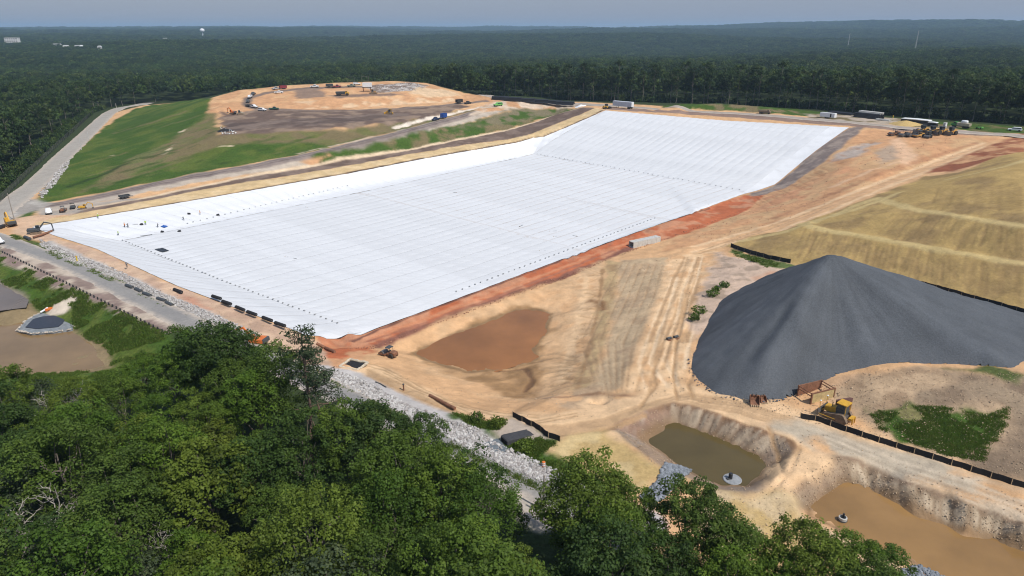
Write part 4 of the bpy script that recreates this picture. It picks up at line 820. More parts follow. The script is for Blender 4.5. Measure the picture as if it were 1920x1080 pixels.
for (x, y), de in zip(cand, ds):
    if de < 5.5 or nw >= 185: continue
    u, vv = uv_of(x, y, 14.0)
    if u < -120 or u > 1990 or vv > 1330 or vv < 560: continue
    if any((x - a) ** 2 + (y - b_) ** 2 < (.70 * (r_ + 3.6)) ** 2 for a, b_, r_ in placed): continue
    pr = kinds[rw.integers(len(kinds))]; s = rw.uniform(.62, 1.06) * (.8 if de < 9 else 1)
    zt = float(hz(x, y)) + 18 * s; u, vv = uv_of(x, y, zt)
    if vv < outline(u)[1] + 12: continue
    k = 'b' if pr in BL else 'd' if pr in BD else 'y' if pr in BY else 'g' if pr in BG else 's'
    add_tree('broadleaf_tree', pr, wood_lab[k] + ' ' + where_in_wood(u, vv), x, y, s * rw.uniform(.95, 1.15), s, None, 'trees of the near wood, ' + {'b': 'green', 'd': 'dark', 'y': 'yellow', 'g': 'grey', 's': 'thin'}[k] + ', ' + where_in_wood(u, vv)); placed.append((x, y, 4.5 * s)); nw += 1
# forest edge beyond the site: single trees along the cut edges
ne = 0
def edge_row(pts, n, label, group, jit=3.0, rows=1):
    L = np.array(pts, float); d = np.concatenate([[0], np.cumsum(np.linalg.norm(np.diff(L, axis=0), axis=1))])
    for k in range(n):
        t = d[-1] * (k + random.random() * .8) / n; x = np.interp(t, d, L[:, 0]) + random.uniform(-jit, jit); y = np.interp(t, d, L[:, 1]) + random.uniform(-jit, jit)
        s = random.uniform(.85, 1.08); u_ = uv_of(x, y, float(hz(x, y)))[0]; wh = next(q for lim, q in ((120, 'near the road fork'), (420, 'by the far road bend'), (1090, 'behind the black pipe row'), (1230, 'behind the long semi trailer'), (1480, 'behind the green knoll'), (1690, 'behind the pipe stacks'), (9999, 'behind the parked machines')) if u_ < lim)
        add_tree('forest_edge_tree', ET[random.randrange(5)], label + ' ' + wh, x, y, s, s * random.uniform(.95, 1.1), None, group + ' ' + wh)
FE = [P(905,168,15)[:2], P(950,174,15)[:2], P(1060,183,15)[:2], P(1150,187,15)[:2], P(1250,190,15)[:2], P(1420,196,15)[:2], P(1560,204,15.4)[:2], P(1700,217,15.5)[:2], P(1920,232,15.5)[:2], P(2080,243,15.5)[:2]]
edge_row(FE, 88, 'tall bare stemmed tree on the far forest edge', 'trees of the far forest edge')
WE = [P(-60,375,0)[:2], P(5,325,0)[:2], P(60,280,0)[:2], P(110,242,0)[:2], P(150,217,1)[:2], P(200,199,1)[:2], (-315, 640)]
edge_row(WE, 22, 'forest tree above the pale west road', 'trees of the west forest edge')
# ---- forest beyond as one mass: instanced tree shapes
def scatter(name, pts, scales, protos, label, cat, tilt=None, rots=None):
    pc = bpy.data.collections.new(name + '_shapes')
    for k, me in enumerate(protos):
        o = bpy.data.objects.new('%s_shape%02d' % (name, k), me); pc.objects.link(o)
    me = bpy.data.meshes.new(name); me.vertices.add(len(pts)); me.vertices.foreach_set('co', np.asarray(pts, np.float32).ravel()); me.update()
    a = me.attributes.new('size', 'FLOAT_VECTOR', 'POINT'); a.data.foreach_set('vector', np.asarray(scales, np.float32).ravel())
    rr = np.zeros((len(pts), 3), np.float32); rr[:, 2] = RNG.uniform(0, 6.283, len(pts))
    if rots is not None: rr[:, :2] = rots
    a = me.attributes.new('turn', 'FLOAT_VECTOR', 'POINT'); a.data.foreach_set('vector', rr.ravel())
    o = link_mesh(name, me); ng = bpy.data.node_groups.new(name, 'GeometryNodeTree')
    ng.interface.new_socket('Geometry', in_out='INPUT', socket_type='NodeSocketGeometry'); ng.interface.new_socket('Geometry', in_out='OUTPUT', socket_type='NodeSocketGeometry')
    gi = ng.nodes.new('NodeGroupInput'); go = ng.nodes.new('NodeGroupOutput'); ip = ng.nodes.new('GeometryNodeInstanceOnPoints'); ci = ng.nodes.new('GeometryNodeCollectionInfo')
    ci.inputs['Collection'].default_value = pc; ci.inputs['Separate Children'].default_value = True; ci.inputs['Reset Children'].default_value = True
    ip.inputs['Pick Instance'].default_value = True
    na = ng.nodes.new('GeometryNodeInputNamedAttribute'); na.data_type = 'FLOAT_VECTOR'; na.inputs[0].default_value = 'size'
    nb = ng.nodes.new('GeometryNodeInputNamedAttribute'); nb.data_type = 'FLOAT_VECTOR'; nb.inputs[0].default_value = 'turn'
    mp = ng.nodes.new('GeometryNodeMeshToPoints')
    ng.links.new(gi.outputs[0], mp.inputs[0]); ng.links.new(mp.outputs[0], ip.inputs['Points']); ng.links.new(ci.outputs[0], ip.inputs['Instance'])
    ng.links.new(nb.outputs[0], ip.inputs['Rotation']); ng.links.new(na.outputs[0], ip.inputs['Scale']); ng.links.new(ip.outputs[0], go.inputs[0])
    md = o.modifiers.new('scatter', 'NODES'); md.node_group = ng
    return tag(o, label, cat, kind='stuff')
def far_tree(seed, h=17.0, r=4.6, n=560, leaf=1.05):
    rg = np.random.default_rng(seed); cen, nrm, lv = [], [], []
    for k in range(16):
        ph = k * 2.4 + rg.uniform(-.4, .4); q = 1 - 1.45 * (k + .5) / 16; rr = math.sqrt(max(0, 1 - q * q)) * rg.uniform(.5, .95)
        c = np.array([math.cos(ph) * rr * r * .8, math.sin(ph) * rr * r * .8, h * .68 + q * h * .24]); m = n // 16; dl = rand_dirs(rg, m); dl[:, 2] = np.abs(dl[:, 2]) * .9 - .15
        mv = rg.uniform(.2, .8); cen.append(c + dl * rg.uniform(1.1, 1.8)); q2 = dl + rand_dirs(rg, m) * .6; nrm.append(q2 / np.linalg.norm(q2, axis=1)[:, None]); lv.append(np.clip(mv + rg.uniform(-.25, .25, m), 0, 1))
    cen = np.concatenate(cen); nrm = np.concatenate(nrm); V, Fq = quads(cen, nrm, rg.uniform(.7, 1.3, len(cen)) * leaf, rg, .8)
    return mesh_np('far_tree', V, Fq, M_fleaf, np.concatenate(lv))
FT = [far_tree(200 + k, 15.5 + 1.6 * (k % 3), 6.2 + .7 * (k % 3)) for k in range(6)]
site_b = Gline(site_poly, True, 30)[:, :2]
def forest_points():
    rg = np.random.default_rng(9); out, scl = [], []
    bands = [(300, 560, 7.4), (560, 900, 8.2), (900, 1500, 9.6), (1500, 2600, 12), (2600, 4500, 20), (4500, 9000, 36), (9000, 14500, 60)]
    for r0, r1, sp in bands:
        n = int(1.62 * .5 * (r1 ** 2 - r0 ** 2) / (sp * sp)); rr = np.sqrt(rg.uniform(r0 * r0, r1 * r1, n)); az = rg.uniform(-.81, .81, n)
        x = rr * np.sin(az); y = rr * np.cos(az); out.append(np.stack([x, y], 1)); s = sp / 8.4
        scl.append(np.stack([rg.uniform(.85, 1.25, n) * s, rg.uniform(.85, 1.25, n) * s, rg.uniform(.80, 1.16, n) * (1 + .12 * (s - 1))], 1))
    # western wood beside the road, closer than the bands
    n = 900; x = rg.uniform(-420, -160, n); y = rg.uniform(150, 420, n); out.append(np.stack([x, y], 1)); scl.append(np.repeat(rg.uniform(.8, 1.1, n)[:, None], 3, 1))
    XY = np.concatenate(out); S = np.concatenate(scl); d = np.hypot(XY[:, 0], XY[:, 1])
    ok = np.ones(len(XY), bool); ok &= ~((d < 800) & inside(XY[:, 0], XY[:, 1], site_b))
    near = d < 800; sd = np.full(len(XY), 99.0); sd[near] = seg_dist(XY[near, 0], XY[near, 1], site_b, True); ok &= sd > 9
    FEp = np.concatenate([np.array(FE), np.array([(330, 300), (330, -100), (-60, -100), (0, 330)])]); ok &= ~inside(XY[:, 0], XY[:, 1], FEp)
    WEp = np.concatenate([np.array(WE), np.array([(-100, 640), (0, 300), (-150, 190), (-215, 215)])]); ok &= ~inside(XY[:, 0], XY[:, 1], WEp)
    ok &= ~((XY[:, 0] > -215) & (XY[:, 1] < 235) & (d < 340))
    gap = fbm(XY[:, 0], XY[:, 1], 160, 3, 41); ok &= ~((gap > .52) & (d > 1400))
    XY = XY[ok]; S = S[ok]; tall = 1 + .25 * fbm(XY[:, 0], XY[:, 1], 90, 3, 17); S[:, 2] *= tall
    return np.concatenate([XY, (hz(XY[:, 0], XY[:, 1]) - .8)[:, None]], 1), S
fp, fs = forest_points()
scatter('forest', fp, fs, FT, 'unbroken dark green forest spreading to the hazy horizon', 'forest')
# ------------------------------------------------------------------ haze
zlo = float(HZ.min()) - 1.5; zhi = float(HZ.max()) + 45
me = bpy.data.meshes.new('haze'); x0, x1, y0, y1 = GX[0] - 5, GX[-1] + 5, GY[0] - 5, GY[-1] + 5
me.from_pydata([(x, y, z) for z in (zlo, zhi) for y in (y0, y1) for x in (x0, x1)], [], [(0, 2, 3, 1), (4, 5, 7, 6), (0, 1, 5, 4), (2, 6, 7, 3), (0, 4, 6, 2), (1, 3, 7, 5)])
M_haze = bpy.data.materials.new('haze'); M_haze.use_nodes = True; nt = M_haze.node_tree; nt.nodes.remove(nt.nodes['Principled BSDF'])
pv = nd(nt, 'ShaderNodeVolumePrincipled'); pv.inputs['Color'].default_value = (.52, .74, 1.0, 1); pv.inputs['Density'].default_value = 8.5e-5; pv.inputs['Anisotropy'].default_value = .1
nt.links.new(pv.outputs[0], nt.nodes['Material Output'].inputs['Volume'])
tag(link_mesh('haze', me, M_haze), 'thin blue summer haze lying over the whole landscape', 'haze', kind='stuff')
# ------------------------------------------------------------------ mesh kit for made things
class MB:
    def __init__(s): s.v = []; s.f = []
    def add(s, V, Fs):
        b = len(s.v); s.v += [tuple(map(float, q)) for q in V]; s.f += [tuple(i + b for i in f) for f in Fs]; return s
    def box(s, x0, x1, y0, y1, z0, z1):
        return s.add([(x, y, z) for z in (z0, z1) for y in (y0, y1) for x in (x0, x1)], [(0, 2, 3, 1), (4, 5, 7, 6), (0, 1, 5, 4), (2, 6, 7, 3), (0, 4, 6, 2), (1, 3, 7, 5)])
    def prism(s, prof, y0, y1):                       # outline in x-z, extruded along y
        n = len(prof); V = [(x, y0, z) for x, z in prof] + [(x, y1, z) for x, z in prof]
        return s.add(V, [tuple(range(n)), tuple(range(2 * n - 1, n - 1, -1))] + [(i, i + n, (i + 1) % n + n, (i + 1) % n) for i in range(n)])
    def taper(s, x0, x1, y, z0, X0, X1, Y, z1):       # box whose top is smaller
        return s.add([(x0, -y, z0), (x1, -y, z0), (x1, y, z0), (x0, y, z0), (X0, -Y, z1), (X1, -Y, z1), (X1, Y, z1), (X0, Y, z1)], [(3, 2, 1, 0), (4, 5, 6, 7), (0, 1, 5, 4), (1, 2, 6, 5), (2, 3, 7, 6), (3, 0, 4, 7)])
    def cyl(s, a, b, r, r2=None, n=12):
        a = np.array(a, float); b = np.array(b, float); d = b - a; d /= np.linalg.norm(d); u = np.cross(d, (.31, .2, .93)); u /= np.linalg.norm(u); w = np.cross(d, u); r2 = r if r2 is None else r2
        V = [c + q * (u * math.cos(2 * math.pi * k / n) + w * math.sin(2 * math.pi * k / n)) for c, q in ((a, r), (b, r2)) for k in range(n)]
        return s.add(V, [tuple(range(n))[::-1], tuple(range(n, 2 * n))] + [(k, (k + 1) % n, (k + 1) % n + n, k + n) for k in range(n)])
    def bar(s, a, b, w, h=None):
        return s.cyl(a, b, w * .707, None, 4)
    def tube(s, pts, r, n=8):
        V, Fs = tubes([(pts, [r] * len(pts))], n); m = len(pts); Fs = [tuple(q) for q in Fs] + [tuple(range(n))[::-1], tuple(range((m - 1) * n, m * n))]
        return s.add(V, Fs)
    def lathe(s, prof, n=14, c=(0, 0, 0)):            # (radius, z) round the z axis
        V = [(c[0] + r * math.cos(2 * math.pi * k / n), c[1] + r * math.sin(2 * math.pi * k / n), c[2] + z) for r, z in prof for k in range(n)]; m = len(prof)
        return s.add(V, [(i * n + k, i * n + (k + 1) % n, (i + 1) * n + (k + 1) % n, (i + 1) * n + k) for i in range(m - 1) for k in range(n)] + [tuple(range(n))[::-1], tuple(range((m - 1) * n, m * n))])
    def build(s, name, mat, parent=None, bevel=0.0, smooth=False):
        me = bpy.data.meshes.new(name); me.from_pydata(s.v, [], s.f)
        bm = bmesh.new(); bm.from_mesh(me); bmesh.ops.recalc_face_normals(bm, faces=bm.faces)
        if bevel: bmesh.ops.bevel(bm, geom=[e for e in bm.edges if len(e.link_faces) == 2 and e.calc_face_angle(0) > .5], offset=bevel, segments=1, affect='EDGES', clamp_overlap=True)
        bm.to_mesh(me); bm.free()
        if smooth: me.polygons.foreach_set('use_smooth', [True] * len(me.polygons))
        return link_mesh(name, me, mat, parent)
def put(u, v, dz=0.0):
    g = G(u, v); return (float(g[0]), float(g[1]), float(g[2]) + dz)
def head(u0, v0, u1, v1):
    a = G(u0, v0); b = G(u1, v1); return math.atan2(b[1] - a[1], b[0] - a[0])
mt = {}
def pm(name, col, rough=.5, metal=0.0, var=.2, ns=2.0):
    if name not in mt: mt[name] = plain(name, col, rough, metal, var, ns)
    return mt[name]
YEL = pm('machine_yellow', (.56,.31,.035), .5); OCH = pm('dusty_machine_yellow', (.55,.30,.07), .7, 0, .3); ORG = pm('machine_orange', (.62,.16,.03), .45); BLK = pm('black_rubber', (.04,.036,.033), .85); STL = pm('dull_steel', (.16,.15,.145), .55, .5); RUST = pm('rusty_steel', (.20,.095,.055), .85, 0, .4, 1.5)
WHT = pm('white_paint', (.72,.73,.74), .35, 0, .06); GLS = pm('dark_glass', (.025,.035,.045), .08); MUDT = pm('muddy_track', (.20,.145,.10), .9, 0, .35); DGR = pm('dark_grey_paint', (.06,.065,.07), .5); GRN = pm('green_paint', (.05,.22,.06), .45); LGRN = pm('bright_green_paint', (.16,.45,.10), .45)
BLU = pm('blue_paint', (.02,.07,.28), .5); REDP = pm('dark_red_paint', (.22,.035,.045), .45); SIL = pm('silver_paint', (.45,.46,.47), .35, .3, .06); FAB = pm('black_filter_fabric', (.018,.018,.02), .85); TIM = pm('weathered_timber', (.36,.27,.17), .85); CONC = pm('pale_concrete', (.47,.46,.43), .85, 0, .15)
HDPE = pm('black_plastic_pipe', (.025,.026,.03), .38, 0, .2); TARP = pm('white_tarpaulin', (.75,.76,.77), .6, 0, .08); BTARP = pm('blue_tarpaulin', (.025,.10,.36), .5); SAND = pm('heap_sand', (.47,.33,.13), .95, 0, .2); RIVET = pm('hull_tan', (.42,.36,.27), .6)

def wheel(parent, x, y, r, w, rimmat=None):
    o = MB().lathe([(r * .55, -w / 2), (r * .92, -w / 2), (r, -w * .3), (r, w * .3), (r * .92, w / 2), (r * .55, w / 2)], 14).build('wheel', BLK, parent, 0, False)
    o.rotation_euler = (math.pi / 2, 0, 0); o.location = (x, y, r)
    q = MB().lathe([(r * .56, -w * .42), (r * .56, w * .42)], 10).build('rim', rimmat or STL, o); return o
def track_prof(L, h): return [(-L / 2, h * .5), (-L / 2 + h * .15, h * .15), (-L / 2 + h * .5, 0), (L / 2 - h * .5, 0), (L / 2 - h * .15, h * .15), (L / 2, h * .5), (L / 2 - h * .15, h * .85), (L / 2 - h * .5, h), (-L / 2 + h * .5, h), (-L / 2 + h * .15, h * .85)]
def track(parent, prof, y0, y1):
    t = MB().prism(prof, y0, y1).build('track', MUDT, parent)
    m = MB(); xs = [p[0] for p in prof]; top = max(p[1] for p in prof)
    for x in np.arange(min(xs) + .3, max(xs) - .2, .32): m.box(x - .05, x + .05, y0 - .03, y1 + .03, -.035, .02)
    m.build('grouser', STL, t); return t
def excavator(label, u, v, rz, mat=YEL, s=1.0, reach=0.0, group=None):
    t = thing('excavator', label, 'excavator', put(u, v), rz, group); t.scale = (s, s, s)
    for sg in (-1, 1): track(t, track_prof(3.8, .85), sg * 1.2 - .3, sg * 1.2 + .3)
    MB().box(-1.2, 1.2, -.9, .9, .45, .8).cyl((0, 0, .8), (0, 0, 1.05), .7).build('undercarriage', STL, t)
    MB().prism([(-2.3, 1.1), (1.3, 1.1), (1.3, 1.5), (.1, 2.05), (-2.1, 2.15), (-2.4, 1.9)], -1.35, 1.35).build('house', mat, t, .05)
    MB().prism([(-2.75, 1.15), (-2.25, 1.1), (-2.2, 2.2), (-2.7, 2.1)], -1.3, 1.3).build('counterweight', DGR, t, .05)
    c = MB().prism([(.1, 1.3), (1.5, 1.3), (1.55, 2.0), (1.2, 3.0), (.1, 3.0)], .35, 1.33).build('cab', mat, t, .04)
    MB().prism([(.25, 2.05), (1.5, 1.95), (1.22, 2.85), (.25, 2.85)], .33, 1.352).build('window', GLS, c)
    MB().prism([(.6, 1.5), (1.0, 1.4), (3.4, 3.9 + reach), (5.7 + reach, 3.2), (5.75 + reach, 3.5), (3.3, 4.45 + reach)], -.28, .12).build('boom', mat, t, .03)
    MB().prism([(5.4 + reach, 3.75), (5.9 + reach, 3.3), (6.0 + reach * .6, .95), (5.7 + reach * .6, .95)], -.24, .08).build('stick', mat, t, .03)
    MB().prism([(5.9 + reach * .6, 1.1), (6.1 + reach * .6, .5), (5.6 + reach * .6, .02), (5.0 + reach * .6, .25), (5.35 + reach * .6, .5), (5.5 + reach * .6, 1.0)], -.6, .45).build('bucket', STL, t, .02)
    MB().cyl((1.2, -.08, 1.6), (3.0, -.08, 3.3 + reach), .09).cyl((3.4, -.08, 4.4 + reach), (5.3 + reach, -.08, 3.95), .07).build('hydraulic_cylinder', SIL, t); return t
def dozer(label, u, v, rz, s=1.0, masts=False, group=None, mat=YEL):
    t = thing('bulldozer', label, 'bulldozer', put(u, v), rz, group); t.scale = (s, s, s)
    tp = [(-2.0, .5), (-1.85, .12), (-1.5, 0), (1.5, 0), (1.85, .15), (1.95, .5), (1.7, .85), (-.7, 1.5), (-1.15, 1.55), (-1.45, 1.35)]
    for sg in (-1, 1): track(t, tp, sg * 1.1 - .3, sg * 1.1 + .3)
    MB().box(-1.4, 1.5, -.75, .75, .45, .95).build('chassis', STL, t, .03)
    MB().prism([(.15, .95), (2.05, .85), (2.1, 1.75), (.15, 2.05)], -.58, .58).build('hood', mat, t, .06)
    c = MB().prism([(-1.25, 1.2), (.15, 1.2), (.25, 2.1), (.0, 3.0), (-1.2, 3.0)], -.8, .8).build('cab', DGR, t, .05)
    MB().prism([(-1.0, 2.1), (.12, 2.1), (-.08, 2.85), (-1.0, 2.85)], -.82, .82).build('window', GLS, c)
    MB().bar((-1.35, -.9, 1.2), (-1.35, -.9, 3.1), .08).bar((-1.35, .9, 1.2), (-1.35, .9, 3.1), .08).box(-1.5, .2, -.98, .98, 3.08, 3.2).build('rollover_frame', mat, t)
    MB().prism([(2.55, .08), (2.75, .12), (2.62, .6), (2.72, 1.25), (2.6, 1.3), (2.48, .6)], -1.75, 1.75).build('blade', mat if not masts else STL, t)
    MB().bar((-.2, -1.5, .5), (2.55, -1.5, .45), .1).bar((-.2, 1.5, .5), (2.55, 1.5, .45), .1).cyl((1.7, -.5, 1.6), (2.5, -.5, .7), .06).cyl((1.7, .5, 1.6), (2.5, .5, .7), .06).build('push_arm', mat, t)
    MB().box(-2.5, -1.9, -.7, .7, .8, 1.15).prism([(-2.6, .1), (-2.45, .1), (-2.35, 1.2), (-2.6, 1.2)], -.5, -.35).prism([(-2.6, .1), (-2.45, .1), (-2.35, 1.2), (-2.6, 1.2)], .35, .5).build('ripper', mat, t)
    MB().cyl((1.0, .35, 1.9), (1.0, .35, 2.75), .07).build('exhaust', STL, t)
    if masts:
        for y in (-1.2, 1.2): q = MB().cyl((2.6, y, 1.2), (2.6, y, 2.6), .045).build('mast', mat, t); MB().lathe([(.14, 0), (.17, .08), (.05, .18)], 10, (2.6, y, 2.6)).build('antenna', WHT, q)
    return t
def roller(label, u, v, rz, mat=YEL, s=1.0, group=None):
    t = thing('soil_roller', label, 'roller', put(u, v), rz, group); t.scale = (s, s, s)
    MB().cyl((1.6, -1.05, .75), (1.6, 1.05, .75), .75, None, 20).build('drum', STL, t)
    MB().box(.5, 2.5, 1.08, 1.25, .6, .95).box(.5, 2.5, -1.25, -1.08, .6, .95).box(2.4, 2.6, -1.25, 1.25, .55, 1.0).box(.3, .6, -1.25, 1.25, .55, 1.0).build('yoke', mat, t, .03)
    MB().prism([(-2.6, .8), (.3, .7), (.3, 1.25), (-.9, 1.35), (-1.0, 1.9), (-2.5, 1.75)], -.85, .85).build('body', mat, t, .05)
    for y in (-1.0, 1.0): wheel(t, -1.6, y, .75, .5)
    MB().bar((-.9, -.75, 1.3), (-.9, -.75, 2.8), .06).bar((-.9, .75, 1.3), (-.9, .75, 2.8), .06).bar((.2, -.75, 1.2), (.2, -.75, 2.8), .06).bar((.2, .75, 1.2), (.2, .75, 2.8), .06).build('post', DGR, t)
    MB().box(-1.1, .4, -.9, .9, 2.8, 2.92).build('canopy', DGR, t, .03); MB().box(-.8, -.3, -.3, .3, 1.3, 1.9).build('seat', BLK, t, .03); return t
def loader(label, u, v, rz, mat=YEL, s=1.0, group=None):
    t = thing('wheel_compactor', label, 'compactor', put(u, v), rz, group); t.scale = (s, s, s)
    for x in (-1.5, 1.5):
        for y in (-1.1, 1.1): wheel(t, x, y, .85, .7)
    MB().prism([(-2.6, .9), (-.3, .8), (-.3, 1.9), (-2.4, 2.1)], -.75, .75).build('rear_body', mat, t, .06); MB().prism([(-.1, .7), (2.0, .7), (2.1, 1.4), (-.1, 1.7)], -.7, .7).build('front_body', mat, t, .06)
    MB().prism([(2.9, .1), (3.1, .1), (2.98, .7), (3.1, 1.4), (2.9, 1.4)], -1.7, 1.7).bar((1.5, -.6, .8), (2.95, -.6, .6), .12).bar((1.5, .6, .8), (2.95, .6, .6), .12).build('blade', STL, t)
    c = MB().box(-.9, .6, -.7, .7, 1.8, 3.1).build('cab', DGR, t, .05); MB().box(-.7, .62, -.72, .72, 2.2, 2.95).build('window', GLS, c); MB().box(-1.2, .9, -.95, .95, 3.1, 3.25).build('canopy', DGR, t, .03); return t
def pickup(label, u, v, rz, mat=WHT, suv=False, s=1.0, cat='pickup truck', name='pickup_truck', group=None, bed=True):
    t = thing(name, label, cat, put(u, v, .02), rz, group); t.scale = (s, s, s)
    MB().prism([(-2.75, .5), (2.7, .45), (2.75, .85), (2.6, 1.08), (1.2, 1.15), (-2.75, 1.12)], -.95, .95).build('body', mat, t, .06)
    x0 = -2.6 if suv else -.75
    c = MB().taper(x0, 1.35, .9, 1.12, x0 + .25, .65, .72, 1.85).build('cabin', mat, t, .05)
    MB().taper(x0 + .05, 1.22, .915, 1.22, x0 + .25, .72, .75, 1.72).build('window', GLS, c)
    if not suv and bed: MB().box(-2.6, -.9, -.8, .8, 1.05, 1.135).build('cargo_bed', DGR, t)
    for x in (-1.75, 1.75):
        for y in (-.85, .85): wheel(t, x, y, .4, .26, SIL)
    for y in (-.7, .7): MB().box(2.62, 2.755, y - .2, y + .2, .8, .98).build('headlight', SIL, t)
    MB().box(2.66, 2.8, -.92, .92, .45, .66).build('bumper', DGR, t); return t
def box_trailer(label, u, v, rz, L=6.0, mat=DGR, H=1.5, name='dump_trailer', cat='trailer', s=1.0, open_top=True):
    t = thing(name, label, cat, put(u, v, .02), rz); t.scale = (s, s, s); h0 = .7
    b = MB()
    if open_top: b.box(-L / 2, L / 2, -1.1, 1.1, h0, h0 + .12).box(-L / 2, L / 2, -1.1, -1.0, h0 + .12, h0 + H).box(-L / 2, L / 2, 1.0, 1.1, h0 + .12, h0 + H).box(-L / 2, -L / 2 + .1, -1.0, 1.0, h0 + .12, h0 + H).box(L / 2 - .1, L / 2, -1.0, 1.0, h0 + .12, h0 + H)
    else: b.box(-L / 2, L / 2, -1.2, 1.2, h0, h0 + H)
    b.build('box', mat, t, .03 if not open_top else 0)
    r = MB()
    for x in np.arange(-L / 2 + .5, L / 2, .8): r.box(x - .04, x + .04, -1.16, -1.1, h0, h0 + H).box(x - .04, x + .04, 1.1, 1.16, h0, h0 + H)
    if open_top: r.build('rib', mat, t)
    for x in (-.5, .45):
        for y in (-.95, .95): wheel(t, x - .4, y, .4, .26)
    MB().bar((L / 2, -.6, .6), (L / 2 + 1.3, 0, .55), .08).bar((L / 2, .6, .6), (L / 2 + 1.3, 0, .55), .08).build('drawbar', STL, t); return t
def semi_trailer(label, u, v, rz, L=13.5):
    t = thing('semi_trailer', label, 'trailer', put(u, v), rz)
    b = MB().box(-L / 2, L / 2, -1.28, 1.28, 1.25, 4.0).build('box', pm('grey_white_trailer', (.55,.58,.63), .5, 0, .1, .6), t, .04)
    for k in range(int(L / .6)): MB().box(-L / 2 + .3 + k * .6, -L / 2 + .34 + k * .6, -1.3, -1.28, 1.3, 3.95).build('seam', SIL, b)
    MB().box(-L / 2 - .03, -L / 2, -1.2, 1.2, 1.3, 3.95).build('rear_door', WHT, t)
    for x in (-L / 2 + 1.2, -L / 2 + 2.4):
        for y in (-1.05, 1.05): wheel(t, x, y, .5, .45)
    MB().box(-L / 2 + .5, -L / 2 + 3.2, -.9, .9, .85, 1.25).build('bogie', DGR, t)
    for y in (-.8, .8): MB().box(L / 2 - 3.0, L / 2 - 2.85, y - .08, y + .08, 0.0, 1.25).build('landing_leg', DGR, t)
    return t
def dump_truck(label, u, v, rz, cab=GRN, body=RIVET, s=1.0, load=False, arti=False):
    t = thing('dump_truck', label, 'truck', put(u, v, .02), rz); t.scale = (s, s, s)
    MB().box(-4.2, 3.9, -.5, .5, .75, 1.05).build('chassis', DGR, t)
    c = MB().prism([(1.7, 1.05), (4.1, 1.0), (4.15, 1.9), (3.2, 2.05), (2.9, 2.85), (1.7, 2.85)], -1.1, 1.1).build('cab', cab, t, .06); MB().prism([(1.9, 2.1), (3.08, 2.1), (2.85, 2.72), (1.9, 2.72)], -1.12, 1.12).build('window', GLS, c)
    MB().prism([(-4.4, 1.2), (1.4, 1.15), (1.5, 2.6), (-4.6, 2.5)], -1.25, 1.25).build('dump_body', body, t, .05)
    for x in (-3.3, -2.0, 2.9):
        for y in (-1.05, 1.05): wheel(t, x, y, .55 if not arti else .8, .5)
    if load: MB().lathe([(.3, -1.6), (.85, -1.3), (.9, 0), (.85, 1.3), (.3, 1.6)], 14).build('tank', WHT, t, 0, True).matrix_local = Matrix.Translation((-1.6, 0, 3.1)) @ Matrix.Rotation(math.pi / 2, 4, 'Y')
    return t
def utv(label, u, v, rz, mat=DGR):
    t = thing('utility_vehicle', label, 'vehicle', put(u, v, .02), rz)
    MB().prism([(-1.4, .45), (1.4, .45), (1.5, .8), (.7, 1.0), (.5, .75), (-.4, .75), (-.5, 1.05), (-1.45, 1.05)], -.7, .7).build('body', mat, t, .04)
    MB().bar((.5, -.65, .95), (.2, -.6, 1.85), .04).bar((.5, .65, .95), (.2, .6, 1.85), .04).bar((-.5, -.65, 1.0), (-.5, -.6, 1.85), .04).bar((-.5, .65, 1.0), (-.5, .6, 1.85), .04).build('roll_cage', BLK, t); MB().box(-.6, .3, -.68, .68, 1.85, 1.93).build('roof', BLK, t)
    for x in (-.95, .95):
        for y in (-.65, .65): wheel(t, x, y, .33, .25)
    return t
# ------------------------------------------------------------------ east side: bulldozer, trench box, buckets, plates
dozer('yellow bulldozer with raised white masts parked behind the black silt fence', 1570, 784, head(1588,786,1548,770), 1.0, True)
def trench_box():
    u0, v0 = 1519, 758; a = G(1519,758); b = G(1563,744); c = G(1496,742)
    L = float(np.linalg.norm((b - a)[:2])); W = float(np.linalg.norm((c - a)[:2])); rz = math.atan2(b[1] - a[1], b[0] - a[0])
    t = thing('trench_box', 'open rusty steel trench box with tan side at the pile foot', 'trench box', (a[0], a[1], a[2] - .03), rz)
    TAN = pm('tan_panel', (.46,.35,.17), .8, 0, .25, 1.2)
    for y, o in ((0, 1), (W, -1)):
        s_ = MB().box(0, L, y - .07, y + .07, .0, 2.1).build('side_panel', TAN, t, .02); MB().box(-.03, L + .03, y - .1, y + .1, 1.95, 2.13).box(-.03, L + .03, y - .09, y + .09, .0, .14).build('edge_rail', RUST, s_)
        MB().box(.05, L - .05, y + o * .075, y + o * .1, .16, 1.93).build('rusty_face', RUST, s_)
        for x in (.07, L - .07): MB().box(x - .12, x + .12, y - .12, y + .12, -.05, 2.16).build('corner_post', RUST, t)
    for x in (.07, L - .07):
        for z in (1.5, 2.0): MB().cyl((x, .1, z), (x, W - .1, z), .09).build('spreader_bar', RUST, t)
trench_box()
def bucket(label, u, v, rz, s):
    t = thing('excavator_bucket', label, 'bucket', put(u, v), rz); t.scale = (s, s, s)
    MB().prism([(.55, .02), (.75, .02), (.1, .12), (-.35, .4), (-.5, .8), (-.4, 1.15), (-.55, 1.2), (-.68, .8), (-.5, .3), (.05, .0)], -.65, .65).build('shell', RUST, t)
    for y in (-.66, .62): MB().prism([(.6, .03), (.1, .1), (-.4, .4), (-.55, .8), (-.4, 1.2), (.05, 1.05)], y, y + .05).build('side_plate', RUST, t)
    for k in range(5): MB().prism([(.6, .02), (.98, .05), (.6, .14)], -.6 + k * .27, -.48 + k * .27).build('tooth', TIM, t)
    MB().box(-.5, -.3, -.3, -.22, 1.1, 1.5).box(-.5, -.3, .22, .3, 1.1, 1.5).build('lug', STL, t)
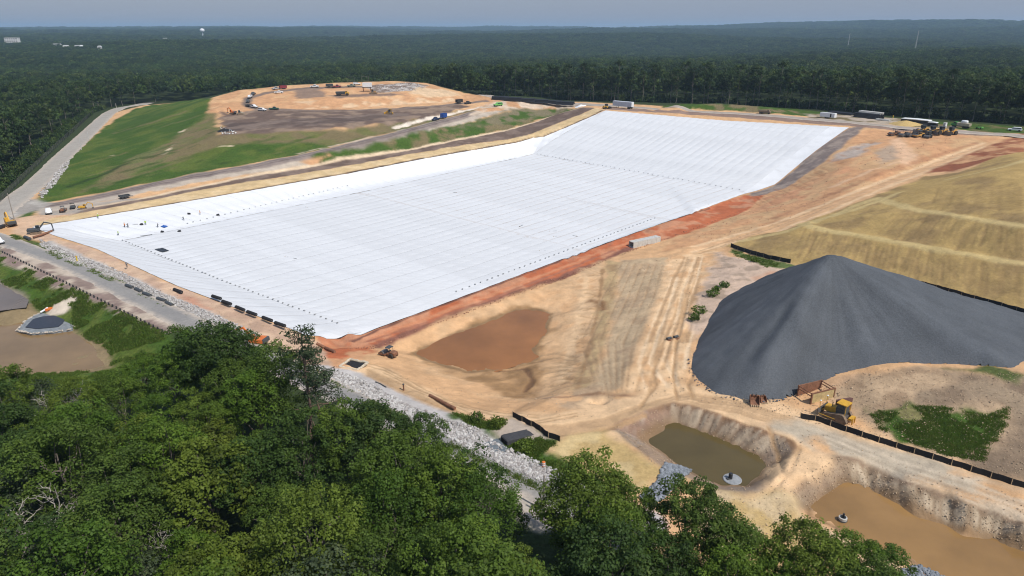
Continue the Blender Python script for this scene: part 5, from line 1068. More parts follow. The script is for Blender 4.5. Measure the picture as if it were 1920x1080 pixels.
bucket('larger rusty digger bucket lying at the foot of the dark pile', 1414, 757, -1.7, 1.15); bucket('smaller rusty digger bucket beside the larger one', 1430, 753, -1.3, .85)
t = thing('steel_plate_rack', 'brown steel plates standing upright just behind the bulldozer', 'steel plates', put(1582, 771), head(1572,772,1592,768))
for k in range(3): MB().box(-1.4, 1.4, k * .28, k * .28 + .06, 0, 2.3 - .1 * k).build('plate', pm('brown_steel', (.16,.085,.075), .8), t)
for x in (-1.2, 1.2): MB().bar((x, -.1, 0), (x, .9, .1), .08).build('support', STL, t)
def silt_fence(pl, label, h=.9, sp=2.4, closed_top=False):
    W = Gline(pl, False, 6); d = np.concatenate([[0], np.cumsum(np.linalg.norm(np.diff(W[:, :2], axis=0), axis=1))]); n = max(2, int(d[-1] / sp)); q = np.linspace(0, d[-1], n + 1)
    X = np.interp(q, d, W[:, 0]) ; Y = np.interp(q, d, W[:, 1]); Z = hz(X, Y); t = thing('silt_fence', label, 'fence', (X[0], Y[0], float(Z[0])))
    for k in range(n + 1):
        hh = h + random.uniform(.1, .2); MB().box(X[k] - X[0] - .045, X[k] - X[0] + .045, Y[k] - Y[0] - .045, Y[k] - Y[0] + .045, Z[k] - Z[0] - .25, Z[k] - Z[0] + hh).build('post', TIM, t)
        if k < n:
            m = 5; V, Fs = [], []
            for j in range(m + 1):
                f = j / m; x = X[k] + (X[k + 1] - X[k]) * f; y = Y[k] + (Y[k + 1] - Y[k]) * f; g = float(hz(x, y)); sag = .12 * math.sin(math.pi * f) * random.uniform(.3, 1); nx_, ny_ = -(Y[k + 1] - Y[k]), X[k + 1] - X[k]; l = math.hypot(nx_, ny_); bw = .1 * math.sin(math.pi * f)
                for w_ in (-.02, .02): V += [(x - X[0] + nx_ / l * (w_ + bw * .3), y - Y[0] + ny_ / l * (w_ + bw * .3), g - Z[0] - .1), (x - X[0] + nx_ / l * (w_ + bw), y - Y[0] + ny_ / l * (w_ + bw), g - Z[0] + h - sag)]
            for j in range(m): a = j * 4; b2 = a + 4; Fs += [(a, b2, b2 + 1, a + 1), (a + 3, b2 + 3, b2 + 2, a + 2), (a + 1, b2 + 1, b2 + 3, a + 3)]
            MB().add(V, Fs).build('panel', FAB, t)
    return t
silt_fence([(1500,784),(1520,786),(1560,800),(1620,821),(1760,865),(1935,921)], 'long black silt fence along the haul road below the bulldozer', 1.0, 2.3)
silt_fence([(1370,463),(1400,474),(1440,485),(1482,494)], 'black silt fence at the hill foot left of the pile', 1.2, 2.8)
silt_fence([(1640,518),(1700,529),(1760,545),(1830,565),(1930,592)], 'black silt fence behind the right shoulder of the pile', 1.3, 2.8)
silt_fence([(961,782),(985,793),(1010,806),(1030,822),(1050,828)], 'short black silt fence curving around the culvert mouth', 1.0, 2.0)
# ------------------------------------------------------------------ basins
t = thing('outlet_riser', 'round pale riser float with dark stub in the olive basin', 'riser', tuple(P(1373,899,-2.72)), .3)
MB().lathe([(1.3, -.05), (1.38, .05), (1.3, .14), (.05, .16)], 26).build('float_disc', pm('grey_float', (.27,.28,.29), .6), t); MB().lathe([(.3, 0), (.3, .9), (.24, .95)], 12, (-.25, .15, .1)).build('riser_pipe', HDPE, t); MB().box(-.9, -.3, -.1, .3, .15, .3).build('hinge', DGR, t)
t = thing('outlet_riser', 'small round grey riser barrel standing in the tan basin', 'riser', tuple(P(1579,978,-2.9)), .3)
MB().lathe([(.55, -.6), (.55, .75), (.42, .8), (.4, .3)], 16).build('barrel', CONC, t); MB().cyl((.2, .15, .3), (.2, .15, 1.15), .14).build('pipe', HDPE, t); MB().lathe([(.62, .3), (.62, .4)], 14).build('band', DGR, t)
# ------------------------------------------------------------------ concrete box culvert sections on the red track
a = G(1183,464); b = G(1234,452); Lc = float(np.linalg.norm((b - a)[:2])); t = thing('box_culvert', 'row of pale precast concrete box culvert sections beside red track', 'culvert', (a[0], a[1], a[2]), math.atan2(b[1] - a[1], b[0] - a[0])); ns = 6
for k in range(ns):
    x0 = k * Lc / ns; x1 = (k + 1) * Lc / ns - .06
    MB().box(x0, x1, -1.15, 1.15, 0, .22).box(x0, x1, -1.15, 1.15, 1.75, 1.97).box(x0, x1, -1.15, -.93, .22, 1.75).box(x0, x1, .93, 1.15, .22, 1.75).build('section', CONC, t)
# ------------------------------------------------------------------ liner corner, sump, pipes
t = thing('lined_sump', 'black lined square sump framed by pale geotextile edges', 'sump', put(663, 686, .1), head(640,690,672,697))
MB().box(-1.7, 1.7, -1.5, 1.5, -.3, .06).build('black_lining', FAB, t)
for (x0, y0, x1, y1) in ((-2, -1.8, 2, -1.7), (2, -1.8, 2.1, 1.8), (2, 1.8, -2, 1.7), (-2, 1.8, -2.1, -1.8)): MB().tube(wob_path(np.random.default_rng(int(abs(x0 * 7 + y1 * 3))), (x0, y0, .15), (x1, y1, .15), 6, .02), .26).build('rolled_edge', pm('soiled_fabric', (.50,.43,.33), .9, 0, .3), t)
def pipe_run(name, pts, r, mat, label, cat='pipe', dz=.0):
    W = [np.array(put(*p)) + (0, 0, r + dz) for p in pts]; t = W[0]; o = MB().tube([w - t for w in W], r, 10).build(name, mat); o.location = t; return tag(o, label, cat)
pipe_run('steel_pipe', [(806,744),(830,757),(853,769)], .3, RUST, 'dark rusty pipe lying on the sand beside the riprap'); pipe_run('steel_pipe', [(594,646),(610,654),(628,662)], .3, RUST, 'dark pipe lying on orange soil at the liner corner'); pipe_run('steel_pipe', [(704,717),(714,721),(724,727)], .12, DGR, 'thin dark pipe end above the riprap strip')
t = thing('marker_post', 'short dark post standing alone on the sand above riprap', 'post', put(757, 732)); MB().cyl((0, 0, -.2), (0, 0, 1.2), .14).build('shaft', RUST, t); MB().lathe([(.2, 1.2), (.2, 1.32)], 10).build('cap', DGR, t)
roller('small dark roller parked on pale sand near the pit pond', 729, 668, 2.6, RUST, .8)
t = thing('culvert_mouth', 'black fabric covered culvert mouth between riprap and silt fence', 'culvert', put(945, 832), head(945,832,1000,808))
MB().prism([(0, 0), (0, .95), (.4, 1.05), (5.0, .45), (5.2, 0)], -1.0, 1.0).build('cover', pm('grey_fabric', (.05,.05,.055), .9), t, .08); MB().box(-.06, 0, -.8, .8, .1, .85).build('dark_opening_panel', pm('painted_void_shade', (.006,.006,.006), .9), t); MB().box(-2.8, -.1, -1.8, 1.8, -.25, .12).build('apron', pm('blue_grey_stone', (.13,.15,.165), .9, 0, .4, 3), t, .1)  # shade inside the mouth is painted as a flat black panel
t = thing('warning_drum', 'orange and white warning drum on grass by the culvert', 'drum', put(1019, 876)); MB().lathe([(.32, 0), (.32, .12), (.28, .14), (.26, .95), (.18, 1.0)], 14).build('body', ORG, t); MB().lathe([(.285, .35), (.28, .55)], 14).build('stripe', WHT, t); MB().lathe([(.285, .68), (.275, .84)], 14).build('stripe', WHT, t)
for u, v, lab in ((1255,637,'dark steel offcut on the haul track, left of its pair'), (1268,634,'dark steel offcut on the haul track, right of its pair')):
    t = thing('steel_offcut', lab, 'steel', put(u, v), .4); MB().cyl((-.6, 0, .3), (.5, .2, .3), .32, .28, 10).build('pipe_piece', DGR, t); MB().box(-.7, .6, -.5, -.3, 0, .2).build('plate', RUST, t)
excavator('orange excavator half hidden by trees at the road end', 483, 647, 2.9, ORG, .85)
# ------------------------------------------------------------------ fabric rolls
def fabric_roll(label, u, v, rz, L, r, group, mat=FAB, lift=0.0):
    t = thing('fabric_roll', label, 'fabric roll', put(u, v, r + lift), rz, group)
    MB().lathe([(r * .9, -L / 2), (r, -L / 2 + .05), (r, L / 2 - .05), (r * .9, L / 2)], 14).build('wrap', mat, t).rotation_euler = (0, math.pi / 2, 0)
    for sx in (-1, 1): MB().cyl((sx * L / 2 * .98, 0, 0), (sx * (L / 2 + .06), 0, 0), r * .3).build('core', STL, t)
    return t
od = ('first', 'second', 'third', 'fourth', 'fifth', 'sixth'); rr = head(400,560,530,616)
for k, (u, v) in enumerate(((407,564),(426,574),(451,585),(473,594),(502,605),(526,615))): fabric_roll('black fabric roll on the liner rim, %s counted from the upper left' % od[k], u, v, rr + random.uniform(-.05, .05), 3.3, .40, 'black rolls on the liner rim', FAB, .5)
for k, (u, v) in enumerate(((243,540),(260,547),(276,555),(303,565),(318,573))): fabric_roll('dark roll in the roadside riprap ditch, %s counted from the far end' % od[k], u, v, rr + random.uniform(-.1, .1), 3.0, .45, 'dark rolls in the roadside ditch', DGR)
fabric_roll('dark roll with white end on the sandy liner berm', 334, 548, rr, 3.4, .4, None); fabric_roll('grey roll in the ditch near the far excavators', 52, 449, rr, 3.5, .5, None, DGR)
# ------------------------------------------------------------------ things on the liner
def sheet(name, pl, mat, label, cat, lift=.45):
    W = [np.array(put(*p, lift)) for p in pl]; c = np.mean(W, 0); n = 6; V = []; ix = []
    A, B, C2, D2 = W
    for i in range(n + 1):
        for j in range(n + 1):
            q = (A * (1 - i / n) + B * i / n) * (1 - j / n) + (D2 * (1 - i / n) + C2 * i / n) * j / n; V.append(q - c + (0, 0, random.uniform(0, .10)))
    for i in range(n):
        for j in range(n): ix.append((i * (n + 1) + j, (i + 1) * (n + 1) + j, (i + 1) * (n + 1) + j + 1, i * (n + 1) + j + 1))
    o = MB().add(V, ix).build(name, mat); o.location = c; m = o.modifiers.new('thickness', 'SOLIDIFY'); m.thickness = .06; return tag(o, label, cat)
LT = .85
sheet('black_membrane_sheet', [(291,473),(305,470),(318,475),(306,478)], HDPE, 'black square membrane patch lying on the white liner', 'membrane', LT)
sheet('blue_tarpaulin', [(302,429),(308,426.5),(316,428.5),(309,431.5)], BTARP, 'blue tarpaulin lying among the workers on the liner', 'tarpaulin', LT)
def lump(label, u, v, s=.6, group='dark bundles on the liner'):
    t = thing('tool_bundle', label, 'bundle', put(u, v, .55), random.uniform(0, 3)); MB().lathe([(s, 0), (s * 1.05, s * .4), (s * .7, s * .9), (.1, s)], 9).build('bag', FAB, t); MB().box(-s * .4, s * .9, -.12, .12, s * .85, s * 1.05).build('strap', DGR, t)
for u, v, lab in ((266,425,'dark tool bundle among the workers near the liner corner'), (305,439,'dark bundle just below the blue tarpaulin'), (337,438,'dark bundle right of the blue tarpaulin'), (355,405,'dark bundle below the liner slope left of a worker'), (409,407,'dark bundle farthest right under the tan berm')): lump(lab, u, v)
def plank(label, u, v, L, rz, w=.25): 
    t = thing('loose_board', label, 'board', put(u, v, .6), rz); MB().box(-L / 2, L / 2, -w / 2, w / 2, 0, .12).build('board', DGR, t); MB().box(-L / 2 + .3, -L / 2 + .45, -w, w, .12, .2).build('cleat', TIM, t)
plank('long dark board beside the workers near the liner corner', 257, 447, 9, head(240,449,276,446)); plank('short board on the liner left of the tarpaulin', 250, 425, 3, .6)
for u, v, L, z_, lab in ((977,427,2.6,1.0,'dark board on the dusty middle strip of the liner'), (1036,437,3,.2,'pale grey board right of the dusty middle strip'), (1040,447,1.5,.5,'dark stub below the middle strip, near the front edge'), (1078,446,1.8,2.6,'dark stub nearest the front edge of the middle strip'), (1016,474,2.4,.3,'thin board below the seam near the front edge'), (853,364,2.0,2.7,'small dark board at the far side of the middle strip'), (575,392,2.0,2.4,'small dark board on the far left strip'), (545,487,5,-.5,'thin grey strip lying alone mid liner')): plank(lab, u, v, L, z_)
# people at work
def person_mesh(seed, pose):
    V = [(0, 0, .95), (0, 0, 1.2), (0, .0, 1.42), (0, 0, 1.52), (.02, 0, 1.68), (0, .1, .9), (.06 * pose, .12, .5), (-.04 * pose, .12, .06), (.12, .12, .03), (0, -.1, .9), (-.1 * pose, -.12, .5), (-.16 * pose, -.12, .06), (-.02, -.12, .03), (0, .2, 1.4), (.05 + .15 * pose, .26, 1.14), (.2 + .2 * pose, .2, .92 + .1 * pose), (0, -.2, 1.4), (.05, -.26, 1.14), (.15, -.22, .9)]
    E = [(0, 1), (1, 2), (2, 3), (3, 4), (0, 5), (5, 6), (6, 7), (7, 8), (0, 9), (9, 10), (10, 11), (11, 12), (2, 13), (13, 14), (14, 15), (2, 16), (16, 17), (17, 18)]
    rad = [.15, .16, .15, .06, .10, .10, .075, .05, .045, .10, .075, .05, .045, .075, .055, .04, .075, .055, .04]
    me = bpy.data.meshes.new('person'); me.from_pydata(V, E, []); o = bpy.data.objects.new('person_tmp', me); COL.objects.link(o); m = o.modifiers.new('s', 'SKIN'); o.modifiers.new('d', 'SUBSURF').levels = 1
    for i, r in enumerate(rad): me.skin_vertices[0].data[i].radius = (r, r)
    me.skin_vertices[0].data[0].use_root = True
    dg = bpy.context.evaluated_depsgraph_get(); q = bpy.data.meshes.new_from_object(o.evaluated_get(dg)); q.name = 'person'; bpy.data.objects.remove(o)
    q.materials.clear(); VEST = pm('lime_vest', (.35,.50,.05), .7); JEAN = pm('dark_trousers', (.04,.045,.06), .8); SKIN = pm('skin', (.45,.28,.20), .6)
    for k in ((VEST, pm('orange_vest', (.65,.20,.04), .7), pm('grey_shirt', (.2,.2,.21), .8))[seed % 3], JEAN, SKIN): q.materials.append(k)
    for p in q.polygons: z = p.center.z; p.material_index = 2 if z > 1.5 else 0 if z > .93 else 1; p.use_smooth = True
    return q
PM = [person_mesh(k, p) for k, p in ((0, 1.0), (1, .3), (2, 1.3))]
def person(label, u, v, k, rz):
    t = thing('person', label, 'person', put(u, v, .5), rz); link_mesh('body', PM[k], None, t); MB().lathe([(.16, 1.70), (.135, 1.76), (.08, 1.82), (.02, 1.84)], 10, (.02, 0, 0)).build('helmet', WHT if k != 1 else YEL, t)
for a_ in (('worker standing farthest left on the liner by the long board',223,445,0,.4), ('worker left of a close pair near the liner corner',235,430,1,1.2), ('worker right of a close pair near the liner corner',241,430,2,2.8), ('worker beside the dark tool bundle under the slope',274,425,0,-1.0), ('worker standing alone right of the blue tarpaulin',345,417,2,3.0), ('worker below the liner slope, farthest along the tan berm',376,406,1,.5), ('worker by the blue tarpaulin handling its edge',297,430,2,.2), ('worker on the sandy berm beside the riprap ditch',239,505,2,2.0), ('worker at the liner edge under the tan berm',185,413,0,1.4)): person(*a_)
# sandbag rows weighting the liner
me_bag = MB().add(*(lambda q: (q.v, q.f))(MB().prism([(-.22, .02), (.22, .02), (.26, .09), (.2, .17), (-.2, .17), (-.26, .09)], -.14, .14))).build('sandbag', DGR); bagm = me_bag.data; bpy.data.objects.remove(me_bag); BAGM = pm('grey_sandbag', (.27,.27,.27), .9)
bagm.materials.clear(); bagm.materials.append(BAGM)
def bag_row(pts, n, label, group, lift=.28):
    W = Gline(pts, False, 10); d = np.concatenate([[0], np.cumsum(np.linalg.norm(np.diff(W[:, :2], axis=0), axis=1))])
    for k in range(n):
        q = d[-1] * (k + .5 + random.uniform(-.15, .15)) / n; x, y = np.interp(q, d, W[:, 0]), np.interp(q, d, W[:, 1]); o = link_mesh('sandbag', bagm); o.location = (x, y, float(hz0(x, y)) + lift); o.rotation_euler = (0, 0, random.uniform(0, 3)); tag(o, label, 'sandbag', group)
bag_row([(228,454),(430,536),(640,614)], 52, 'small grey sandbag in the dotted row across the near liner end', 'sandbags across the near liner end')
bag_row([(850,554),(1073,470),(1230,412)], 44, 'small grey sandbag in the row along the front liner edge', 'sandbags along the front liner edge')
bag_row([(1003,291),(1200,326),(1390,360)], 44, 'small grey sandbag in the row at the foot of the far slope', 'sandbags at the foot of the far slope')
bag_row([(345,425),(480,392),(655,351)], 30, 'small grey sandbag in the row under the tan berm', 'sandbags under the tan berm')
# ------------------------------------------------------------------ north-west corner machines
excavator('yellow excavator at the road fork beside the grass wedge', 21, 424, 2.4, YEL, .95); excavator('dark excavator lifting a long steel beam at the liner corner', 68, 438, .5, DGR, .8)
pipe_run('steel_beam', [(63,448),(80,443),(98,436)], .32, RUST, 'long rusty beam under the dark excavator at the liner corner', 'beam', .2); pipe_run('drain_pipe', [(-8,431),(0,429.5),(8,427)], .6, HDPE, 'thick black pipe end at the left picture edge')
pickup('white pickup truck parked facing the camera above the tan berm', 92, 400, head(91,392,93,404), WHT); utv('dark utility vehicle parked right of the white pickup', 137, 391, 2.0); excavator('small yellow excavator on the lot above the tan berm', 156, 392, .3, YEL, .55)
roller('little rusty roller between white pickup and dark utility vehicle', 119, 397, 1.9, RUST, .7); box_trailer('dark low trailer standing by the access road bend', 234, 372, head(220,374,240,370), 3.5, DGR, .6)
pickup('white car cut off by the left picture edge', -3, 456, head(0,450,30,464), WHT, True, 1.0, 'car', 'parked_car')
def utility_pole(label, u, v, h, arm=True, mat=None):
    t = thing('utility_pole', label, 'pole', put(u, v)); MB().cyl((0, 0, -.5), (0, 0, h), .16, .1, 8).build('pole', mat or pm('pole_wood', (.28,.25,.22), .9), t)
    if arm: q = MB().box(-1.1, 1.1, -.06, .06, h - .7, h - .55).build('crossarm', TIM, t); MB().lathe([(.06, h - .55), (.06, h - .3)], 8, (-.9, 0, 0)).build('insulator', CONC, q)
    return t
utility_pole('thin pole standing in the road fork at far left', 27, 412, 9, False); PW = pm('pale_pole', (.5,.5,.48), .7)
utility_pole('pale pole beside the west road, nearest white rocks', 153, 281, 6, False, PW); utility_pole('pale pole beside the west road, middle of three', 167, 264, 5.5, False, PW); utility_pole('pale pole at the far bend of the west road', 220, 211, 6.5, False, PW)
utility_pole('thin dark pole rising before the open patch of grey road', 1019, 957, 5.6, False); utility_pole('shorter dark pole left of the thin road pole', 1014, 962, 3.4, False)
# guard posts beside the service road
W = Gline([(5,474),(127,533),(315,627)], False, 6); d = np.concatenate([[0], np.cumsum(np.linalg.norm(np.diff(W[:, :2], axis=0), axis=1))]); t = thing('guard_fence', 'row of low dark guard posts between road and grassy bank', 'fence', tuple(W[0]))
gp = MB().box(-.11, .11, -.11, .11, -.2, .62).build('post', pm('dark_timber', (.045,.045,.045), .9)); gm = gp.data; bpy.data.objects.remove(gp); xy = []
for q in np.arange(0, d[-1], 1.9):
    x, y = np.interp(q, d, W[:, 0]), np.interp(q, d, W[:, 1]); xy.append((x, y, float(hz(x, y)))); o = link_mesh('post', gm, None, t); o.location = np.array(xy[-1]) - W[0]
for a, b in zip(xy[:-1], xy[1:]): MB().bar(np.array(a) - W[0] + (0, 0, .5), np.array(b) - W[0] + (0, 0, .5), .05).build('rail', STL, t)
# fence along the west road
WR = np.array([G(*p) for p in dense_px([(-20,400),(40,340),(105,278),(150,236),(180,208)], False, 8)]); d = np.concatenate([[0], np.cumsum(np.linalg.norm(np.diff(WR[:, :2], axis=0), axis=1))]); t = thing('chain_link_fence', 'dark chain link fence between the west road and the forest', 'fence', tuple(WR[0]))
Mw, nt, b = new_mat('chain_mesh'); b.inputs['Base Color'].default_value = (.05, .05, .05, 1); b.inputs['Alpha'].default_value = .45
q = np.arange(0, d[-1], 6.0); X = np.interp(q, d, WR[:, 0]); Y = np.interp(q, d, WR[:, 1]); Z = hz(X, Y)
for k in range(len(q)):
    c = np.array((X[k], Y[k], Z[k])) - WR[0]; MB().cyl(c - (0, 0, .3), c + (0, 0, 2.4), .06, None, 6).build('post', STL, t)
    if k + 1 < len(q):
        e = np.array((X[k + 1], Y[k + 1], Z[k + 1])) - WR[0]; MB().bar(c + (0, 0, 2.3), e + (0, 0, 2.3), .04).build('top_rail', STL, t); MB().add([c + (0, 0, .05), e + (0, 0, .05), e + (0, 0, 2.25), c + (0, 0, 2.25)], [(0, 1, 2, 3)]).build('mesh_panel', Mw, t)
# west pond pad and pump
c = P(90,602,-4.4); t = thing('filter_pad', 'stone edged grey filter pad with dark liner in the tan pond', 'filter pad', tuple(c))
pad = [P(u, v, -4.4) - c for u, v in ((33,618),(50,600),(68,590),(86,583),(110,579),(127,577),(136,590),(136,616),(100,621),(60,624))]; inn = [P(u, v, -4.35) - c for u, v in ((48,614),(62,599),(80,594),(126,590),(118,606),(110,613),(70,617))]
m = MB(); n = len(pad); m.add([q for q in pad] + [q * 1.06 - (0, 0, 1.4) for q in pad], [tuple(range(n))] + [(i, (i + 1) % n, (i + 1) % n + n, i + n) for i in range(n)]); m.build('stone_bed', pm('grey_fabric_stone', (.20,.215,.225), .9, 0, .35, 1.2), t)
n = len(inn); MB().add([q + (0, 0, .12) for q in inn] + [q for q in inn], [tuple(range(n))] + [(i, (i + 1) % n, (i + 1) % n + n, i + n) for i in range(n)]).build('dark_liner', pm('blue_black_liner', (.035,.04,.055), .45), t)
rk = np.random.default_rng(3); rm = MB()
for k in range(150):
    f = rk.uniform(0, len(pad)); i = int(f) % len(pad); q = pad[i] * (1 - f % 1) + pad[(i + 1) % len(pad)] * (f % 1); q = q * rk.uniform(1.0, 1.07) + (0, 0, rk.uniform(-.15, .05)); r_ = rk.uniform(.16, .34); d3 = [q + np.array(w) * r_ * rk.uniform(.7, 1.2) for w in ((1, 0, 0), (-1, 0, 0), (0, 1, 0), (0, -1, 0), (0, 0, .8), (0, 0, -.8))]
    rm.add(d3, [(0, 2, 4), (2, 1, 4), (1, 3, 4), (3, 0, 4), (2, 0, 5), (1, 2, 5), (3, 1, 5), (0, 3, 5)])
tag(rm.build('edge_stones', pm('pale_stone', (.48,.42,.35), .9, 0, .3), t), kind='stuff')
t = thing('water_pump', 'red diesel water pump beside the grey filter pad', 'pump', tuple(P(93,584,-4.3)), .5); t.scale = (.7, .7, .7); MB().box(-1.1, 1.1, -.6, .6, .35, 1.4).build('engine_housing', ORG, t, .08); MB().cyl((1.1, 0, .8), (1.6, 0, .8), .35).build('pump_head', DGR, t); MB().box(-1.3, 1.3, -.7, .7, .2, .35).build('skid', STL, t)
for y in (-.75, .75): wheel(t, 0, y, .35, .2)
pipe_run('discharge_pipe', [(91,581),(84,586),(77,590)], .22, WHT, 'white discharge pipe from the red pump into the pond', 'pipe', .4)
# ------------------------------------------------------------------ far side: machine park, trailers, stores
MG = 'parked earthmoving machines'
for u, v, lab, m_, rz in ((1676,254,'small rusty roller, leftmost of the parked machines',RUST,3.3), (1695,256,'grey drum roller, second from left in the machine park',STL,3.5), (1709,256,'grey drum roller right beside the second parked roller',STL,3.4), (1722,257,'yellow roller in the middle of the machine park',OCH,3.5), (1739,259,'dark roller in front of the yellow ones in the machine park',DGR,3.9)): roller(lab, u, v, rz, m_, 1.0, MG)
for u, v, lab, rz in ((1729,249,'tallest yellow compactor behind the parked rollers',3.3), (1747,251,'yellow compactor second from the tallest in the machine park',3.2), (1764,252,'yellow compactor second from right in the machine park',3.3), (1782,253,'yellow compactor, rightmost of the parked machines',3.5)): loader(lab, u, v, rz, OCH, 1.1, MG)
semi_trailer('long grey white semi trailer parked on the far road', 1168, 203, head(1120,200,1190,205) + math.pi)
loader('yellow loader at the far left liner corner beside the semi trailer', 1137, 204, .5, YEL, .9)
t = box_trailer('white enclosed cargo trailer on the far road beside pipe stacks', 1552, 222, head(1530,220,1580,224), 8.0, WHT, 2.2, 'cargo_trailer', 'trailer', 1.0, False); MB().box(1.6, 2.3, -1.23, -1.2, .8, 2.6).build('dark_doorway_panel', BLK, t)  # flat black panel on the side wall paints the dark inside of a doorway
t = dump_truck('truck with green cab and pale body carrying white tank', 1800, 240, head(1830,242,1780,237), GRN, RIVET, .95, True)
t = thing('portable_toilet', 'white portable toilet left of the green cab truck', 'toilet', put(1771, 239), 3.6); MB().box(-.6, .6, -.6, .6, 0, 2.1).build('cabin', WHT, t, .04); MB().prism([(-.66, 2.1), (.66, 2.1), (.4, 2.4), (-.4, 2.4)], -.64, .64).build('roof', CONC, t); MB().box(.6, .63, -.4, .4, .1, 1.95).build('door', SIL, t)
utv('pale utility vehicle right of the green cab truck', 1836, 242, 2.0, LGRN); pickup('white sport utility car at the right end of the far road', 1902, 246, head(1920,248,1880,245), WHT, True, 1.0, 'car', 'parked_car')
dump_truck('muddy flatbed truck on the far road before the green knoll', 1434, 213.5, head(1400,212,1450,214), MUDT, MUDT, .75)
def pipe_stack(label, u, v, rz, L, r, rows, mat=HDPE, dz=0.0):
    t = thing('pipe_stack', label, 'pipe stack', put(u, v, dz), rz)
    for j, n in enumerate(rows):
        for k in range(n): MB().cyl((-L / 2 + random.uniform(-.3, .3), (k - (n - 1) / 2) * 2.05 * r, r + j * 1.75 * r), (L / 2 + random.uniform(-.3, .3), (k - (n - 1) / 2) * 2.05 * r, r + j * 1.75 * r), r * .97, None, 10).build('pipe', mat, t)
    for x in (-L * .35, L * .35): MB().box(x - .12, x + .12, -rows[0] * r * 1.1, rows[0] * r * 1.1, -.1, .02).build('bearer', TIM, t)
    return t
hr_ = head(940,187,1070,197)
for k, (u, v) in enumerate(((939,187),(963,189),(988,191),(1013,193),(1037,195),(1060,197))): pipe_stack('black pipe bundle in the long far row, %s from the left' % od[k], u, v, hr_, 11.5, .42, (6, 5, 4))
hr2 = head(1560,212,1660,222); pipe_stack('low black pipe stack behind the white cargo trailer', 1578, 214, hr2, 14, .3, (9, 8)); pipe_stack('tall dark pipe stack with grey pipes on top', 1628, 221, hr2, 14, .32, (9, 8, 7, 6)); pipe_stack('grey pipe layer lying on the tall dark pipe stack', 1632, 221, hr2, 12, .28, (6, 5), CONC, 2.3); pipe_stack('few grey pipes on the ground before the tall stack', 1656, 226, hr2, 7, .2, (5, 4), CONC)
def heap(name, label, u, v, r, h, mat, cat, sx=1.0):
    x, y, z = put(u, v); rg = np.random.default_rng(int(u)); n = 26; V = []; Fs = []; rings = 7
    for i in range(rings):
        f = i / (rings - 1)
        for k in range(n):
            a = 2 * math.pi * k / n; q = r * (1 - f) * (1 + .18 * math.sin(3 * a + u) + rg.uniform(-.06, .06)); px, py = q * math.cos(a) * sx, q * math.sin(a); V.append((px, py, float(hz(x + px, y + py)) - z - .1 + h * (1 - (1 - f) ** 1.15) + rg.uniform(-.04, .04)))
    for i in range(rings - 1):
        for k in range(n): Fs.append((i * n + k, i * n + (k + 1) % n, (i + 1) * n + (k + 1) % n, (i + 1) * n + k))
    o = MB().add(V, Fs).build(name, mat, None, 0, True); o.location = (x, y, z); return tag(o, label, cat)
heap('sand_heap', 'low tan sand heap beside the white topped rolls', 1698, 234, 6.5, 2.2, SAND, 'sand heap', 1.2)
def covered_rolls(label, u, v, rz, L, n):
    t = thing('covered_roll_stack', label, 'roll stack', put(u, v), rz)
    for j, m_ in enumerate((n, n - 1)):
        for k in range(m_): MB().cyl((-L / 2, (k - (m_ - 1) / 2) * .95, .45 + j * .8), (L / 2, (k - (m_ - 1) / 2) * .95, .45 + j * .8), .45, None, 10).build('roll', HDPE, t)
    MB().prism([(-L / 2 * 1.02, 1.72), (L / 2 * 1.02, 1.72), (L / 2 * .97, 2.05), (0, 2.2), (-L / 2 * .97, 2.05)], -n * .42, n * .42).build('white_cover', TARP, t, .1)
covered_rolls('long black roll stack under white cover beyond the far road', 1717, 231, head(1690,228,1745,234), 13, 5); covered_rolls('short black roll stack with white cover, beside the long one', 1748, 237, head(1690,228,1745,234), 4, 3)
for u, v, lab in ((1674,222,'yellow hydrant post beyond the far pipe stacks'), (145,490,'yellow hydrant post in the roadside ditch'), (596,703,'yellow hydrant post where the riprap meets the trees')):
    t = thing('hydrant_post', lab, 'post', put(u, v)); MB().cyl((0, 0, -.2), (0, 0, 1.5), .17, .15, 10).build('pipe', pm('safety_yellow', (.75,.55,.03), .5), t); MB().lathe([(.26, 1.3), (.26, 1.5), (.1, 1.6)], 10).build('cap', YEL, t)
heap('white_bag_heap', 'white wrapped heap at the right end of the pipe row', 1088, 199, 2.6, 1.0, TARP, 'heap', 1.6)
# ------------------------------------------------------------------ on the mound
pickup('silver pickup at the top bend towing a dark trailer', 518, 168, head(532,166,512,169), SIL); box_trailer('dark red dump trailer behind the silver pickup', 531, 167, head(540,166,520,168), 4.6, REDP, 1.6)
pickup('white pickup on the orange ground below the dark trailer', 523, 175, .3, WHT); pickup('white pickup alone on the top track, left of the red truck', 590, 164, .1, WHT)
box_trailer('black dump trailer on the top track behind the red truck', 618, 164, .15, 4.6, DGR, 1.6); pickup('dark red pickup on the top track', 632, 164, .15, REDP); pickup('grey green pickup on the top track near the white tipper', 659, 163, .05, pm('sage_paint', (.16,.19,.15), .5)); pickup('small white car behind the grey green pickup', 669, 159, .4, WHT, True, .9, 'car', 'parked_car')
t = thing('trailer_tipper', 'white trailer raised on dark tipper legs above the mound', 'tipper', put(689, 172), .1); MB().box(-2.8, 3.0, -1.3, 1.3, 3.0, 5.6).build('trailer_box', WHT, t, .05); MB().box(-3.0, 2.6, -1.0, 1.0, 2.6, 3.0).build('deck', DGR, t); MB().bar((-2.4, -1, 0), (-2.6, -1, 2.6), .2).bar((-2.4, 1, 0), (-2.6, 1, 2.6), .2).build('leg', RUST, t); MB().bar((2.2, -1, 0), (2.0, -1, 2.6), .2).bar((2.2, 1, 0), (2.0, 1, 2.6), .2).build('leg', RUST, t)
